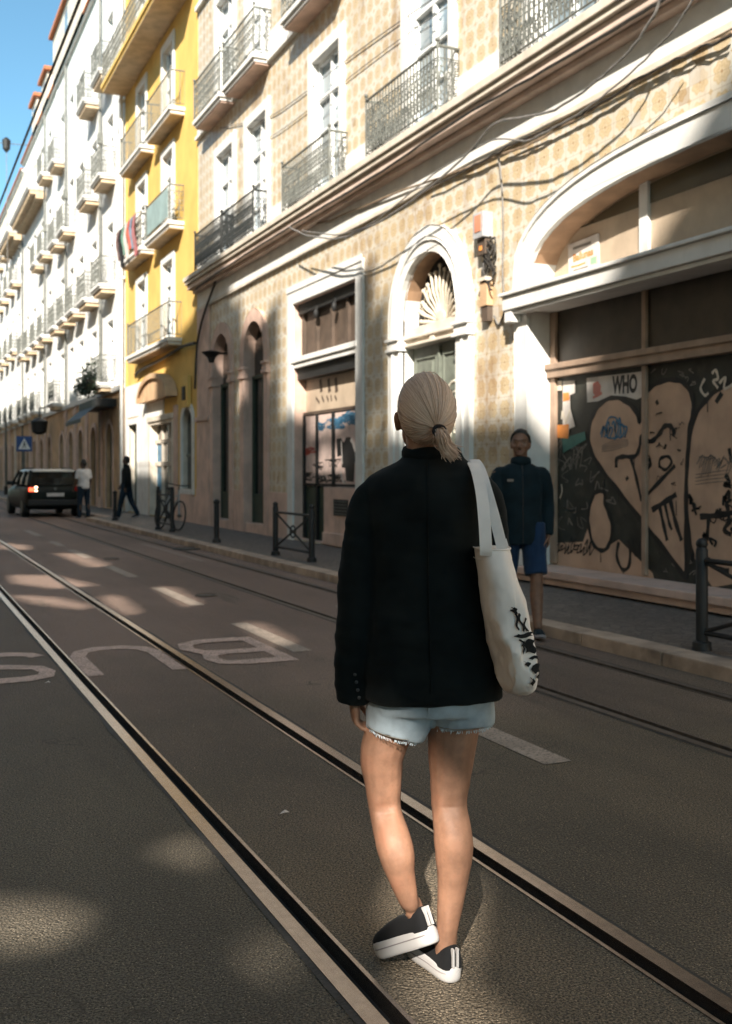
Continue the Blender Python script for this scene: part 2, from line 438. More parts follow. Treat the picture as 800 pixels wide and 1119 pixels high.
rl = ['worn steel tram rail left of the bus lettering, nearest the lower left corner', 'worn steel tram rail the woman is walking beside',
      'thin dark tram rail running just beyond the dashed line', 'faint tram rail nearest the pavement kerb']
for (xo, d), lab in zip(rails, rl):
    t = empty('tram_rail', (xo, 20, 0), 0, lab, 'tram rail', 'tram rails set in the street')
    a = MB()
    ya, yb = Y0, Y1
    a.box(min(xo,xo+HW*d), max(xo,xo+HW*d), ya, yb, -.08, .005)
    sm_ = m_steel if xo < 3 else m_steeldull; a.build('rail_head', sm_, t)
    tj = MB(); rj = random.Random(int(xo*100)); vs = []; ny = 420
    for i in range(ny+1): yq = ya+(yb-ya)*(i/ny); w_ = .022+.010*noise.noise(Vector((xo*7,yq*2.3,0)))+.006*rj.uniform(-1,1); vs += [(xo-d*max(.006,w_),yq,.0025),(xo-d*.0005,yq,.0025)]
    tj.add(vs, [((2*i,2*i+1,2*i+3,2*i+2) if d > 0 else (2*i+2,2*i+3,2*i+1,2*i)) for i in range(ny)]); tj.build('tar_joint', m_tar, t)
    MB().box(min(xo+HW*d,xo+(HW+GW)*d), max(xo+HW*d,xo+(HW+GW)*d), ya, yb, -.08, -.045).build('groove', m_groove, t)
    MB().box(min(xo+(HW+GW)*d,xo+TW*d), max(xo+(HW+GW)*d,xo+TW*d), ya, yb, -.08, .004).build('rail_lip', sm_, t)
KZ = .10
kerb = MB(); random.seed(3); y = Y0
while y < Y1:
    l = random.uniform(.9,1.3)
    x0, x1 = (5.18, 5.42) if not (32 < y+l and y < 45.5) else (5.74, 5.98)
    j = random.uniform(-.006,.006)
    kerb.box(x0+j, x1, y+.006, min(y+l,Y1)-.006, -.1, KZ+.004+random.uniform(-.004,.004)); y += l
tag(kerb.build('kerb', m_kerb, bevel=.012), kind='structure')
pv = MB()
pv.add(*sheet(5.42,9.5,Y0,32,KZ)); pv.add(*sheet(5.98,9.5,32,45.5,KZ,6)); pv.add(*sheet(5.42,9.5,45.5,Y1,KZ))
tag(pv.build('pavement', m_pave), kind='structure')
pv = MB().box(-4.5,-3.2,Y0,Y1,-.1,KZ); tag(pv.build('opposite_pavement', m_pave), kind='structure')
# dashes of the lane line
dash = MB()
for (pa, pb) in (((250,682),(332,712)),((160,643),(216,662)),((112,619),(146,631)),((75,601),(98,610)),((50,592),(62,597)),((525,797),(612,834)),((20,580),(35,586))):
    (xa, ya), (xb, yb) = GP(*pa), GP(*pb)
    dash.add([(2.90,yb,.004),(3.06,yb,.004),(3.06,ya,.004),(2.90,ya,.004)], [(0,1,2,3)])
tag(dash.build('lane_line', m_paint2), kind='structure')
ed = MB()                                                        # faint edge lines
ed.add([(4.5,16.5,.004),(4.58,16.5,.004),(4.58,21,.004),(4.5,21,.004)], [(0,1,2,3)])
ed.add([(4.28,8.2,.004),(4.36,8.2,.004),(4.36,10.4,.004),(4.28,10.4,.004)], [(0,1,2,3)])
tag(ed.build('edge_line', m_paint2), kind='structure')
# BUS, read by a driver coming towards us: letters drawn as broad strokes
def ground_poly(mb, pts, z=.004):
    tri = tessellate_polygon([[Vector((x,y,0)) for x,y in pts]])
    fs = []
    for t in tri:
        a, b, c = (pts[i] for i in t)
        fs.append(tuple(t) if (b[0]-a[0])*(c[1]-a[1])-(b[1]-a[1])*(c[0]-a[0]) > 0 else tuple(reversed(t)))
    mb.add([(x,y,z) for x,y in pts], fs)
def stroke_poly(mb, pts, w, M):
    P = [Vector(p) for p in pts]; L = []; Rr = []
    for i in range(len(P)):
        d = (P[min(i+1,len(P)-1)]-P[max(i-1,0)]).normalized(); n = Vector((-d.y*.62, d.x*1.0))   # horizontal bars broader: letters are stretched
        L.append(P[i]+n*w/2); Rr.append(P[i]-n*w/2)
    n = len(L); vs = [(*M(q),.004) for q in L]+[(*M(q),.004) for q in Rr]
    mb.add(vs, [(n+i,n+i+1,i+1,i) for i in range(n-1)])
def letter(char, cx, lab):
    mb = MB(); M = lambda q: (cx-q[0], 8.12-q[1])               # rotated half a turn: reads from the far side
    if char == 'B':
        mb2 = [[(-.30,-.62),(-.30,.62)], [(-.24,.53),(.05,.53),(.2,.47),(.24,.3),(.2,.12),(.05,.05),(-.24,.05)], [(.02,.05),(.22,0),(.3,-.2),(.26,-.42),(.1,-.53),(-.24,-.53)]]
    elif char == 'U':
        mb2 = [[(-.30,.62),(-.30,-.2),(-.24,-.42),(-.1,-.53),(.1,-.53),(.24,-.42),(.30,-.2),(.30,.62)]]
    else:
        mb2 = [[(.29,.36),(.22,.49),(.08,.54),(-.12,.54),(-.26,.46),(-.29,.3),(-.24,.13),(-.08,.04),(.1,-.04),(.25,-.14),(.3,-.3),(.26,-.46),(.1,-.54),(-.12,-.54),(-.25,-.47),(-.3,-.34)]]
    for k_, st in enumerate(mb2):
        n_ = len(mb.v); stroke_poly(mb, st, .19, M); mb.v[n_:] = [(x,y,z+.0015*k_) for x,y,z in mb.v[n_:]]
    # strokes of one letter are lifted a hair apart
    o = mb.build('painted_letter', m_paint); tag(o, kind='structure')
letter('B', 2.46, ''); letter('U', 1.60, ''); letter('S', .72, '')
drain = empty('drain_cover', (5.0, 19.2, 0), 0, 'small round iron cover in the road edge by the thin bollard', 'drain cover')
MB().tube([(5.0,19.2,.0),(5.0,19.2,.012)], .24, 20).build('lid', m_iron, drain); 
dr = MB(); dr.tube([(5.0+.27*math.cos(a*math.pi/12),19.2+.27*math.sin(a*math.pi/12),.006) for a in range(24)], .02, 6, closed=True); dr.build('rim', m_iron, drain)
for (px, py, lab) in ((225,651,'small dark valve cover in the asphalt beyond the painted lettering'),(122,611,'tiny dark valve cover in the asphalt nearer the car')):
    x, y = GP(px, py); t = empty('valve_cover', (x,y,0), 0, lab, 'valve cover')
    MB().tube([(x,y,.0),(x,y,.007)], .10, 16).build('lid', m_iron, t); q = MB(); q.tube([(x+.12*math.cos(a*math.pi/10),y+.12*math.sin(a*math.pi/10),.004) for a in range(20)], .012, 5, closed=True); q.build('rim', m_steeldull, t)
# litter
for i, (px, py, sz, lab) in enumerate(((311,890,.022,'small pale scrap lying on the asphalt between the rails'),(52,747,.02,'tiny white scrap beside the painted letter at the left edge'))):
    x, y = GP(px, py); b = MB()
    b.add([(x-sz,y,.004),(x,y-sz*.5,.012),(x+sz*1.1,y+.004,.005),(x+sz*.3,y+sz*.6,.016),(x-sz*.5,y+sz*.55,.006)], [(0,1,3,4),(1,2,3)])
    tag(b.build('paper_scrap', m_white2), lab, 'litter')

# ================================================================== parts shared by the houses
def french_window(name, parent, Y, z, w, h, X=XF+.12, glass=None, transom=.72, cols=2, frame=None, arch=False, bars=True, sur=None):
    """frame with panes; origin at the foot of its middle"""
    g = glass or m_glass; fr = frame or m_frame
    f = MB(); t = .07
    f.box(-.03,.05,-w/2,-w/2+t,0,h); f.box(-.03,.05,w/2-t,w/2,0,h); f.box(-.03,.05,-w/2+t,w/2-t,h-t,h); f.box(-.03,.05,-w/2+t,w/2-t,0,.22)
    f.box(-.045,.04,-w/2+t,w/2-t,h*transom,h*transom+t)
    for c in range(1, cols):
        y = -w/2+w*c/cols; f.box(-.04,.04,y-.045,y+.045,.22,h*transom); f.box(-.036,.036,y-.03,y+.03,h*transom+t,h-t)
    if bars:
        for k in range(1, 3): f.box(-.025,.03,-w/2+t,w/2-t,.22+(h*transom-.22)*k/3-.018,.22+(h*transom-.22)*k/3+.018)
    o = f.build(name, fr, parent, local=True, loc=(X-wloc(parent).x, Y-wloc(parent).y, z-wloc(parent).z))
    MB().box(.03,.06,-w/2+t,w/2-t,.2,h-t).build('pane', g, o, local=True)
    if sur:
        b = MB(); xo = XF-X
        frame_band(b, -w/2, w/2, 0, h, sur[0], xo-sur[1], xo+sur[2]); b.build('surround', m_white, o, local=True, bevel=.01)
    return o
def copy_part(o, parent, X, Y, z):
    return copy_tree(o, parent, (X-wloc(parent).x, Y-wloc(parent).y, z-wloc(parent).z))
def rail_mesh(L, D, H=.95, pitch=.11, ornate=0, r=.011):
    """balcony railing: front of length L (along y, centred), returns of depth D to the wall; x = 0 is the wall"""
    b = MB(); n = 5
    top = [(0,-L/2,H),(-D,-L/2,H),(-D,L/2,H),(0,L/2,H)]
    for a, c in zip(top, top[1:]):
        b.tube([a, c], .020, 6)
        b.tube([(a[0],a[1],.09),(c[0],c[1],.09)], .012, n)
        if ornate: b.tube([(a[0],a[1],H-.16),(c[0],c[1],H-.16)], .009, n)
    for y in (-L/2, L/2): b.tube([(-D,y,0),(-D,y,H+.05)], .018, 6); b.ball((-D,y,H+.08), .035, 8, 6)
    def run(p, q):
        p, q = Vector(p), Vector(q); m = max(2, round((q-p).length/pitch)); d = (q-p)/m; e = d.normalized()
        for i in range(m+1):
            a = p+d*i
            b.tube([a+Vector((0,0,.09)), a+Vector((0,0,H))], r, 4, caps=False)
            if ornate and i < m:
                c = a+d*.5; w = d.length*.46
                def cur(z0, s, turns=1.0):
                    return [c+e*(s*w*math.cos(k*.8)*(.95-.05*k))+Vector((0,0,z0+w*1.2*math.sin(k*.8)*(1-.05*k))) for k in range(8)]
                b.tube(cur(H-.24,1), .008, 4); b.tube(cur(.34,1), .009, 4); b.tube(cur(.52,-1), .009, 4)
                if ornate > 1: b.tube(cur(.22,-1), .008, 4); b.tube([c+Vector((0,0,.16)), c+e*w*.6+Vector((0,0,.45)), c+Vector((0,0,.66))], .008, 4)
    run((-D,-L/2,0), (-D,L/2,0)); run((0,-L/2,0), (-D,-L/2,0)); run((0,L/2,0), (-D,L/2,0))
    return b
def slab_mesh(L, D, T=.14, lip=.05):
    b = MB(); b.box(-D,0,-L/2,L/2,-T*.55,0); b.box(-D+lip,0,-L/2+lip,L/2-lip,-T,-T*.55); return b
def arch_loop(y0, y1, zb, zs, rise, n=18):
    c = (y0+y1)/2; r = (y1-y0)/2
    return [(y0,zb),(y1,zb)]+[(c+r*math.cos(math.pi*k/n), zs+rise*math.sin(math.pi*k/n)) for k in range(n+1)]
def arch_band(y0, y1, zb, zs, rise, w, n=18):           # U-shaped surround as one loop
    c = (y0+y1)/2; r = (y1-y0)/2
    o = [(c+(r+w)*math.cos(math.pi*k/n), zs+(rise+w)*math.sin(math.pi*k/n)) for k in range(n+1)]
    i = [(c+r*math.cos(math.pi*k/n), zs+rise*math.sin(math.pi*k/n)) for k in range(n+1)]
    return [(y1+w,zb)]+o+[(y0-w,zb),(y0,zb)]+list(reversed(i))+[(y1,zb)]
def rect(y0, y1, z0, z1): return [(y0,z0),(y1,z0),(y1,z1),(y0,z1)]
def frame_band(mb, y0, y1, z0, z1, w, x0, x1, sill=True):
    mb.box(x0,x1,y0-w,y0,z0,z1+w); mb.box(x0,x1,y1,y1+w,z0,z1+w); mb.box(x0,x1,y0,y1,z1,z1+w)
    return mb
def body_box(name, m, parent, ya, yb, h, depth=9):       # end walls and back of a house; its front is another mesh
    b = MB(); x0 = XF+.36
    b.box(XF+.001,x0,ya,ya+.3,0,h); b.box(XF+.001,x0,yb-.3,yb,0,h)
    b.box(x0,XF+depth,ya,ya+.3,0,h); b.box(x0,XF+depth,yb-.3,yb,0,h); b.box(XF+depth-.3,XF+depth,ya+.3,yb-.3,0,h)
    return b.build(name, m, parent)

# ================================================================== the tiled house
TA, TB, TH = -12.0, 26.6, 16.6
T = empty('tiled_house', (XF, 10, 0), 0, 'ochre tiled house with arched doorways, graffiti covered garage and iron balconies', 'house')
gar = arch_loop(4.0,10.6,.13,3.75,.9)
# flat basket arch of the garage
gc, gr = 7.3, 3.75
def basket(r, top, zs, n=26, p=2.9): return [(gc+r*math.copysign(abs(math.cos(math.pi*k/n))**(2/p), math.cos(math.pi*k/n)), zs+(top-zs)*abs(math.sin(math.pi*k/n))**(2/p)) for k in range(n+1)]
gar = [(gc-gr,.13),(gc+gr,.13)]+basket(gr,4.65,3.62)
A = arch_loop(23.72,25.06,.30,4.06,.68); B = arch_loop(21.2,22.58,.30,4.02,.70)
D = arch_loop(12.82,14.62,.28,3.77,.90); C = rect(16.36,19.44,.13,4.72)
win1 = [24.15,21.75,17.75,13.75,10.3,7.9,4.2,.5,-3.2,-7]; win2 = [24.15,21.75,17.75,13.75,10.3,7.9,4.2,.5,-3.2,-7]
holes = [gar, A, B, C, D]
for y in win1: holes.append(rect(y-.65,y+.65,6.42,9.08))
for y in win2: holes.append(rect(y-.65,y+.65,10.12,12.75))
for y in win2: holes.append(rect(y-.62,y+.62,13.65,15.7))
MB().prism([rect(TA,TB,0,TH)]+holes, XF, XF+.34, back=False, hole_sides=False).build('tiled_wall', m_tile, T)
body_box('side_wall', m_white, T, TA, TB, TH)
m_intr = mat('shade_brown_intrados', (.36,.22,.13), .7, .2, 3, .15, stain=.4)  # shade under the arches put into a brown colour
for h_ in holes:
    rv = MB().reveal(h_, XF-.0006, XF+.36)
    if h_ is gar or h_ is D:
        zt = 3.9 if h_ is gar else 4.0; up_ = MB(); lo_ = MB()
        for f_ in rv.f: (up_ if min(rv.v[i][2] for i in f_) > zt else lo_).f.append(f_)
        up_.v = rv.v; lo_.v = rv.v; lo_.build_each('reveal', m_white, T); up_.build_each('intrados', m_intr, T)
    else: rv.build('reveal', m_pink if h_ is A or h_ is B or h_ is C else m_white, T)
MB().box(XF-.25,XF+9.2,TA-.1,TB,TH,TH+.3).build('roof', m_roof, T)
# base courses and stone trim
pk = MB(); w = .02
for a, b in ((22.86,23.44),(19.76,20.92),(15.02,16.06)): pk.box(XF-.035,XF-.001,a,b,.0,1.02)
pk.box(XF-.07,XF-.001,25.36,26.58,0,1.02); pk.box(XF-.06,XF-.001,25.4,26.55,1.02,2.72); pk.box(XF-.1,XF-.001,25.36,26.59,2.72,2.84)
pk.box(XF-.06,XF-.001,25.42,26.5,2.84,5.575)
pk.build_each('stone_base', m_pink, T, bevel=.012)
wb_ = MB(); wb_.box(XF-.03,XF-.001,11.32,12.46,.0,.62); wb_.box(XF-.03,XF-.001,TA,3.0,0,.62); wb_.build_each('plinth', m_pink, T, bevel=.01)
sr = MB()
sr.prism([arch_band(23.72,25.06,.0,4.06,.68,.27)], XF-.05, XF-.0008); sr.prism([arch_band(21.2,22.58,.0,4.02,.70,.27)], XF-.05, XF-.0008)
for a, b in ((23.42,23.76),(25.02,25.36),(20.90,21.24),(22.54,22.88)):
    sr.box(XF-.10,XF+.06,a,b,3.52,3.60); sr.box(XF-.08,XF+.05,a+.02,b-.02,3.60,3.72); sr.box(XF-.11,XF+.06,a,b,3.72,3.78)
for y0, y1 in ((23.72,25.06),(21.2,22.58)): sr.box(XF-.02,XF+.30,y0+.002,y1-.002,.0,.305)
sr.build('arch_surround', m_pink, T, bevel=.01)
ds = MB(); ds.prism([arch_band(12.82,14.62,.0,3.77,.90,.37)], XF-.07, XF+.02)
ds.prism([arch_band(12.66,14.78,.0,3.77,1.06,.05)], XF-.09, XF-.068)
for a, b in ((12.42,12.86),(14.58,15.02)):
    ds.box(XF-.13,XF+.10,a,b,3.30,3.35); ds.box(XF-.10,XF+.09,a+.02,b-.02,3.35,3.46); ds.box(XF-.14,XF+.10,a,b,3.46,3.51)
ds.box(XF-.1,XF+.28,12.4,15.0,.12,.28)
ds.build('door_surround', m_white, T, bevel=.012)
gs = MB(); gb = basket(gr,4.65,3.62); go = basket(gr+.28,4.95,3.62)
gs.prism([[(gc+gr+.28,.0)]+go+[(gc-gr-.28,0),(gc-gr,0)]+list(reversed(gb))+[(gc+gr,0)]], XF-.05, XF-.0008)
gs.prism([[(gc+gr+.31,3.68)]+basket(gr+.31,4.98,3.68)+[(gc-gr-.31,3.68),(gc-gr-.25,3.68)]+list(reversed(basket(gr+.25,4.92,3.68)))+[(gc+gr+.25,3.68)]], XF-.07, XF-.048)
gs.build('garage_surround', m_white, T, bevel=.01)
# window surrounds, dado bands, string courses
dd = MB()
def dado(z0, z1, ys):
    xs = sorted(ys); prev = TA
    for y in xs:
        dd.box(XF-.032,XF-.001,prev,y-.88,z0,z1); prev = y+.88
    dd.box(XF-.032,XF-.001,prev,TB-.02,z0,z1)
dado(6.41,6.92,win1); dado(10.12,10.62,win2)
dd.box(XF-.03,XF-.001,TA,TB-.02,5.66,6.02)
dd.build('white_band', m_white, T)
st = MB(); st.box(XF-.05,XF-.001,TA,26.6,5.58,5.655); st.build('string_course', m_cream, T, bevel=.008)
cn = MB(); cn.box(XF-.40,XF-.001,TA,26.62,6.30,6.405); cn.box(XF-.36,XF-.001,TA,26.60,6.22,6.298); cn.build('cornice', m_cream, T, bevel=.012)
cn = MB(); cn.box(XF-.30,XF-.001,TA,26.58,6.10,6.218); cn.box(XF-.16,XF-.001,TA,26.58,6.02,6.098)
cn.build('cornice_moulding', mat('rosy_stone', (.64,.50,.42), .65, .14, 2.2, .2, 40, stain=.5, stain_col=(.36,.24,.17)), T, bevel=.015)
cn = MB(); cn.box(XF-.10,XF-.001,TA,26.58,9.98,10.06); cn.box(XF-.10,XF-.001,TA,26.58,13.3,13.42); cn.build('upper_course', m_white, T)
# windows
p1 = french_window('window', T, win1[0], 6.42, 1.3, 2.66, sur=(.22,.05,-.0008))
for y in win1[1:]: copy_part(p1, T, XF+.12, y, 6.42)
p2 = french_window('window', T, win2[0], 10.12, 1.3, 2.63, glass=m_curtain, sur=(.22,.05,-.0008))
for y in win2[1:]: copy_part(p2, T, XF+.12, y, 10.12)
p3 = french_window('window', T, win2[0], 13.65, 1.24, 2.05, cols=2, sur=(.2,.05,-.0008))
for y in win2[1:]: copy_part(p3, T, XF+.12, y, 13.65)
# first floor railings stand on the cornice
def railing(L, Yc, z, m, ornate=2, D=.34, H=.92, parent=T, pitch=.105):
    return rail_mesh(L, D, H, pitch, ornate).build('balcony_railing', m, parent, local=True, loc=(0, Yc-wloc(parent).y, z))
ra = railing(2.3, 24.5, 6.405, m_iron); rb = copy_part(ra, T, XF, 22.15, 6.405)
rc = railing(2.4, 18.0, 6.405, m_irongrey); copy_part(rc, T, XF, 14.05, 6.405)
rd = railing(4.2, 9.1, 6.405, m_irongrey); copy_part(rd, T, XF, 2.4, 6.405)
for y, L in ((24.45,2.3),(21.95,2.3),(17.95,2.4),(14.0,2.4),(10.3,2.3),(7.9,2.3)):
    s_ = slab_mesh(L, .42, .16).build('balcony_slab', m_white, T, local=True, loc=(0, y-10, 10.12))
    rail_mesh(L-.06, .38, .95, .12, 1).build('railing', m_irongrey, s_, local=True)
    MB().box(-.34,0,-L/2+.08,L/2-.08,-.20,-.162).build('soffit', m_pink, s_, local=True)
# arched doors A and B
for (y0, y1, lp) in ((23.72,25.06,A),(21.2,22.58,B)):
    d = MB().prism([[(y,z) for y,z in lp]], XF+.21, XF+.25).build('dark_door', m_darkglass, T)
    f = MB(); c = (y0+y1)/2; f.box(XF+.15,XF+.209,c-.03,c+.03,.31,3.5); f.box(XF+.15,XF+.209,y0+.004,y1-.004,3.5,3.58); f.box(XF+.15,XF+.209,y0+.004,y0+.07,.31,3.5); f.box(XF+.15,XF+.209,y1-.07,y1-.004,.31,3.5); f.box(XF+.165,XF+.209,y0+.07,y1-.07,.312,.95)
    f.build('door_frame', m_green, d)
ltr = text_mb('ALVI', .2, front_M(21.75,4.3,XF+.203)); ltr.build('gilt_lettering', m_cream, T)
# ---- shop C
cs = MB(); frame_band(cs, 16.36, 19.44, 1.02, 4.72, .30, XF-.05, XF-.0008); cs.box(XF-.05,XF-.0008,16.06,16.358,.0,1.02); cs.box(XF-.05,XF-.0008,19.442,19.74,.0,1.02)
cs.box(XF-.07,XF-.048,16.06,19.74,4.96,5.08)
cs.build('shop_surround', m_white, T, bevel=.012)
cs = MB(); cs.box(XF-.03,XF+.28,16.362,19.438,3.46,3.66); cs.box(XF-.07,XF-.028,16.3,19.5,3.56,3.66); cs.build('shop_lintel', m_white, T, bevel=.01)
f = MB()
for y in (16.44,17.15,17.9,18.65,19.36): f.box(XF+.14,XF+.24,y-.045,y+.045,3.66,4.72)
f.box(XF+.14,XF+.24,16.4,19.4,4.62,4.72); MB().box(XF+.08,XF+.139,16.363,19.437,4.52,4.718).build('shade_strip', m_black, T); MB().box(XF+.06,XF+.239,16.363,19.437,3.24,3.459).build('shade_strip', m_black, T); fo = f.build('shop_transom', m_brown, T)  # black strips stand in for the shade under lintel and sill
MB().box(XF+.20,XF+.23,16.4,19.4,3.66,4.70).build('pane', m_brown, fo)
for y in (17.55,18.45):
    b = MB(); b.tube([(XF+.1,y,4.71),(XF+.08,y,4.5)], .02, 6); b.ball((XF+.06,y,4.42), (.05,.06,.09), 10, 8); b.build('spotlight', m_black, T)
MB().box(XF+.24,XF+.30,16.362,19.438,2.60,3.46).build('shop_fascia', m_beige, T)
b = MB(); b.box(XF+.18,XF+.30,16.362,19.438,2.54,2.60); b.build('ledge', m_brown, T)
shop = MB(); shop.box(XF+.22,XF+.28,17.86,19.42,.13,1.16); sd = shop.build('shop_door', m_green, T)
pan = MB()
for a, b in ((18.78,19.34),(17.98,18.66),(16.42,17.84)): pan.box(XF+.20,XF+.24,a,b,1.22,2.53)
pp = pan.build('poster_panel', mat('pinkish_poster', (.62,.48,.43), .6, .18, 3, .03, stain=.4, sscale=(2,2,2)), T)
fr = MB()
for y in (19.40,18.72,17.91): fr.box(XF+.17,XF+.235,y-.04,y+.04,.15,2.54)
fr.box(XF+.17,XF+.235,16.37,19.43,1.17,1.21); fr.build('panel_frame', m_black, T)
st = MB(); st.box(XF-.02,XF+.26,16.362,17.86,.12,1.16); st.box(XF-.06,XF+.2,16.30,17.84,.12,.34); st.build('stall_riser', m_pink, T, bevel=.012)
v = MB(); v.box(XF-.034,XF-.018,16.72,17.36,.66,.95); vo = v.build('vent', m_black, T)
v = MB()
for k in range(5): v.box(XF-.045,XF-.03,16.74,17.34,.69+.055*k,.70+.055*k)
v.build('louvre', m_irongrey, vo)
def S(pts, w, x, mb=None, X=None):           # photo pixels to a stroke on a front at X
    return (mb or MB()).strip([FP(px,py,X or x) for px,py in pts], w, x)
xp = XF+.197; bl = MB(); rdm = MB(); bk = MB(); wh = MB()
rnd = random.Random(5)
def z4(zx, zy): return (300+zx/5.086, 340+zy/5.086)   # zoom window of the shop
for (cx, cy, n, sp, wv, mb) in ((345,620,22,38,.03,bl),(430,600,30,46,.035,bl),(250,640,14,32,.03,bl),(170,780,22,26,.03,rdm),(330,840,12,30,.018,bk),(170,920,20,30,.02,bk),(255,930,20,30,.02,bk),(330,930,16,30,.02,bk),(245,860,10,30,.016,bk),(420,560,10,40,.025,bl)):
    for i in range(n//3):
        p = [(cx+rnd.uniform(-sp,sp)+14*k*rnd.uniform(-.6,1.2), cy+rnd.uniform(-sp,sp)*.8) for k in range(5)]
        mb.strip([FP(*z4(*q), xp) for q in p], wv, xp-rnd.uniform(0,.002))
bl.build('blue_graffiti', m_blue, pp); rdm.build('red_graffiti', m_red, pp); bk.build('black_graffiti', m_black, pp)
fig = [(345,710),(370,705),(385,730),(400,700),(425,700),(448,770),(455,800),(446,850),(440,950),(400,945),(392,870),(375,870),(372,800),(350,810)]
MB().poly([FP(*z4(*q), xp) for q in fig], xp-.003).build('black_figure', m_black, pp)
wl = MB(); wl.strip([FP(*z4(*q), xp) for q in ((425,710),(440,740),(450,780))], .07, xp-.005); wl.strip([FP(*z4(*q), xp) for q in ((372,720),(375,780),(378,850))], .035, xp-.005)
wl.strip([FP(*z4(*q), xp) for q in ((370,890),(380,940),(395,960))], .05, xp-.005); wl.build('white_paint', m_white2, pp)
fs_ = MB()
for (a, b_, c_, d_) in ((230,480,250,510),(262,470,275,505),(290,470,300,500),(312,465,318,500),(335,470,345,495)):
    fs_.strip([FP(*z4(a,b_), XF+.238), FP(*z4(c_,d_), XF+.238)], .05, XF+.237)
for a in (255,300,340): fs_.strip([FP(*z4(a,375+(300-a)*.1), XF+.238), FP(*z4(a+6,450), XF+.238)], .12, XF+.2372)
fs_.build('worn_lettering', m_brown, T)
# ---- door D
Dm = MB().prism([rect(12.825,14.615,.285,3.34)], XF+.18, XF+.27).build('door_leaf', m_greydoor, T)
q = MB()
for a, b in ((12.86,13.69),(13.75,14.58)):
    for z0, z1 in ((.5,1.15),(1.3,2.3),(2.5,3.2)):
        q.box(XF+.152,XF+.203,a+.06,b-.06,z0,z0+.05); q.box(XF+.152,XF+.203,a+.06,b-.06,z1-.05,z1); q.box(XF+.152,XF+.203,a+.06,a+.11,z0+.05,z1-.05); q.box(XF+.152,XF+.203,b-.11,b-.06,z0+.05,z1-.05)
        q.box(XF+.14,XF+.203,a+.17,b-.17,z0+.11,z1-.11)
q.box(XF+.13,XF+.203,13.69,13.75,.3,3.3)
q.build('door_panel', m_greydoor, Dm, bevel=.008)
MB().box(XF+.160,XF+.164,14.03,14.32,2.64,3.06).build('pale_pane', m_curtain, Dm)
g = MB(); rr = random.Random(2)
for i in range(46):
    yy, zz = 12.9+rr.random()*.62, .9+rr.random()*1.35
    g.tube([(XF+.14,yy+.055*math.cos(k*.9+i)*(1-.08*k),zz+.055*math.sin(k*.9+i)*(1-.08*k)) for k in range(8)], .011, 4)
g.tube([(XF+.14,13.23+.30*math.cos(math.pi*k/12),2.32+.42*math.sin(math.pi*k/12)) for k in range(13)], .022, 6)
g.tube([(XF+.14,13.23+.20*math.cos(math.pi*k/12),2.32+.27*math.sin(math.pi*k/12)) for k in range(13)], .015, 6)
g.box(XF+.13,XF+.16,12.88,13.58,2.28,2.33)
g.build('door_grille', mat('cream_iron', (.60,.55,.45), .6), Dm)
tr = MB(); tr.box(XF+.05,XF+.28,12.822,14.618,3.34,3.52); tr.box(XF+.0,XF+.06,12.824,14.616,3.35,3.39); tr.box(XF+.0,XF+.06,12.824,14.616,3.46,3.50); tr.box(XF+.02,XF+.2,13.65,13.79,3.36,3.50); tr.box(XF+.12,XF+.28,12.822,14.618,3.52,3.66)
tr.build('door_transom', m_cream, T, bevel=.01)
fan = MB().prism([arch_loop(12.83,14.61,3.6,3.77,.89)], XF+.27, XF+.29).build('fanlight', m_dark, T)
g = MB(); cy, cz = 13.72, 3.66
for k in range(15):
    a = math.pi*(k+.5)/15; L = .60+.10*math.sin(a)+(.06 if k % 2 else 0)
    p0 = Vector((XF+.2, cy+.17*math.cos(a), cz+.13*math.sin(a))); p1 = Vector((XF+.17, cy+L*math.cos(a), cz+L*1.08*math.sin(a)))
    pm = p0.lerp(p1,.55)+Vector((-.02,0,0))
    g.tube([p0, p0.lerp(p1,.3), pm, p0.lerp(p1,.85), p1], [(.02,.018),(.028,.02),(.036,.024),(.042,.026),(.015,.012)], 7)
    g.ball(p1, .036, 8, 6)
g.ball((XF+.19,cy,cz+.06), (.04,.16,.12), 14, 8)
for s_ in (-1,1):
    for j in range(5):
        c0 = Vector((XF+.19, cy+s_*(.44+.07*(j%3)), cz+.08+.13*j*.8)); 
        if abs(c0.y-cy) > .80: continue
        g.tube([c0+Vector((0,s_*.085*math.cos(k*.75)*(1-.09*k),.085*math.sin(k*.75)*(1-.09*k))) for k in range(9)], .017, 6)
g.build('palmette', mat('cream_cast_iron', (.60,.53,.42), .6, .15, 12), fan, smooth=True)
# ---- garage F
XG = XF+.33
m_frame2 = mat('brown_frame', (.34,.24,.175), .55, .2, 3, .08, stain=.5)
lu = MB().prism([[(gc-gr+.001,3.62),(gc+gr-.001,3.62)]+basket(gr-.001,4.649,3.62)[0:]], XG, XG+.04).build('lunette_panel', m_beige, T)
f = MB()
for y in (9.25,5.35): f.box(XG-.05,XG-.001,y-.07,y+.07,3.62,4.62)
f.build_each('mullion', m_white, lu)
sy, sz = FP(639,279,XG); sy0, sz0 = FP(613,290,XG)
sg = MB(); sg.box(-.018,0,-.30,.30,-.19,.19); sg.xf(Matrix.Translation((XG-.006, sy, sz)) @ Matrix.Rotation(R(-2),4,'X'))
so = sg.build('shop_sign', m_white2, lu)
tm_ = text_mb('Ballunas', .125, front_M(sy, sz+.0, XG-.0265, R(2)), bold=.004); tm_.build('orange_lettering', m_orange, so)
u = MB(); u.strip([(sy+.24,sz-.10),(sy+.1,sz-.105),(sy-.05,sz-.098)], .018, XG-.0265); u.build('orange_underline', m_orange, so)
u = MB(); u.strip([(sy+.20,sz+.115),(sy-.16,sz+.12)], .03, XG-.0265); u.strip([(sy+.2,sz-.15),(sy-.1,sz-.15)], .012, XG-.0265); u.build('grey_lettering', m_grey, so)
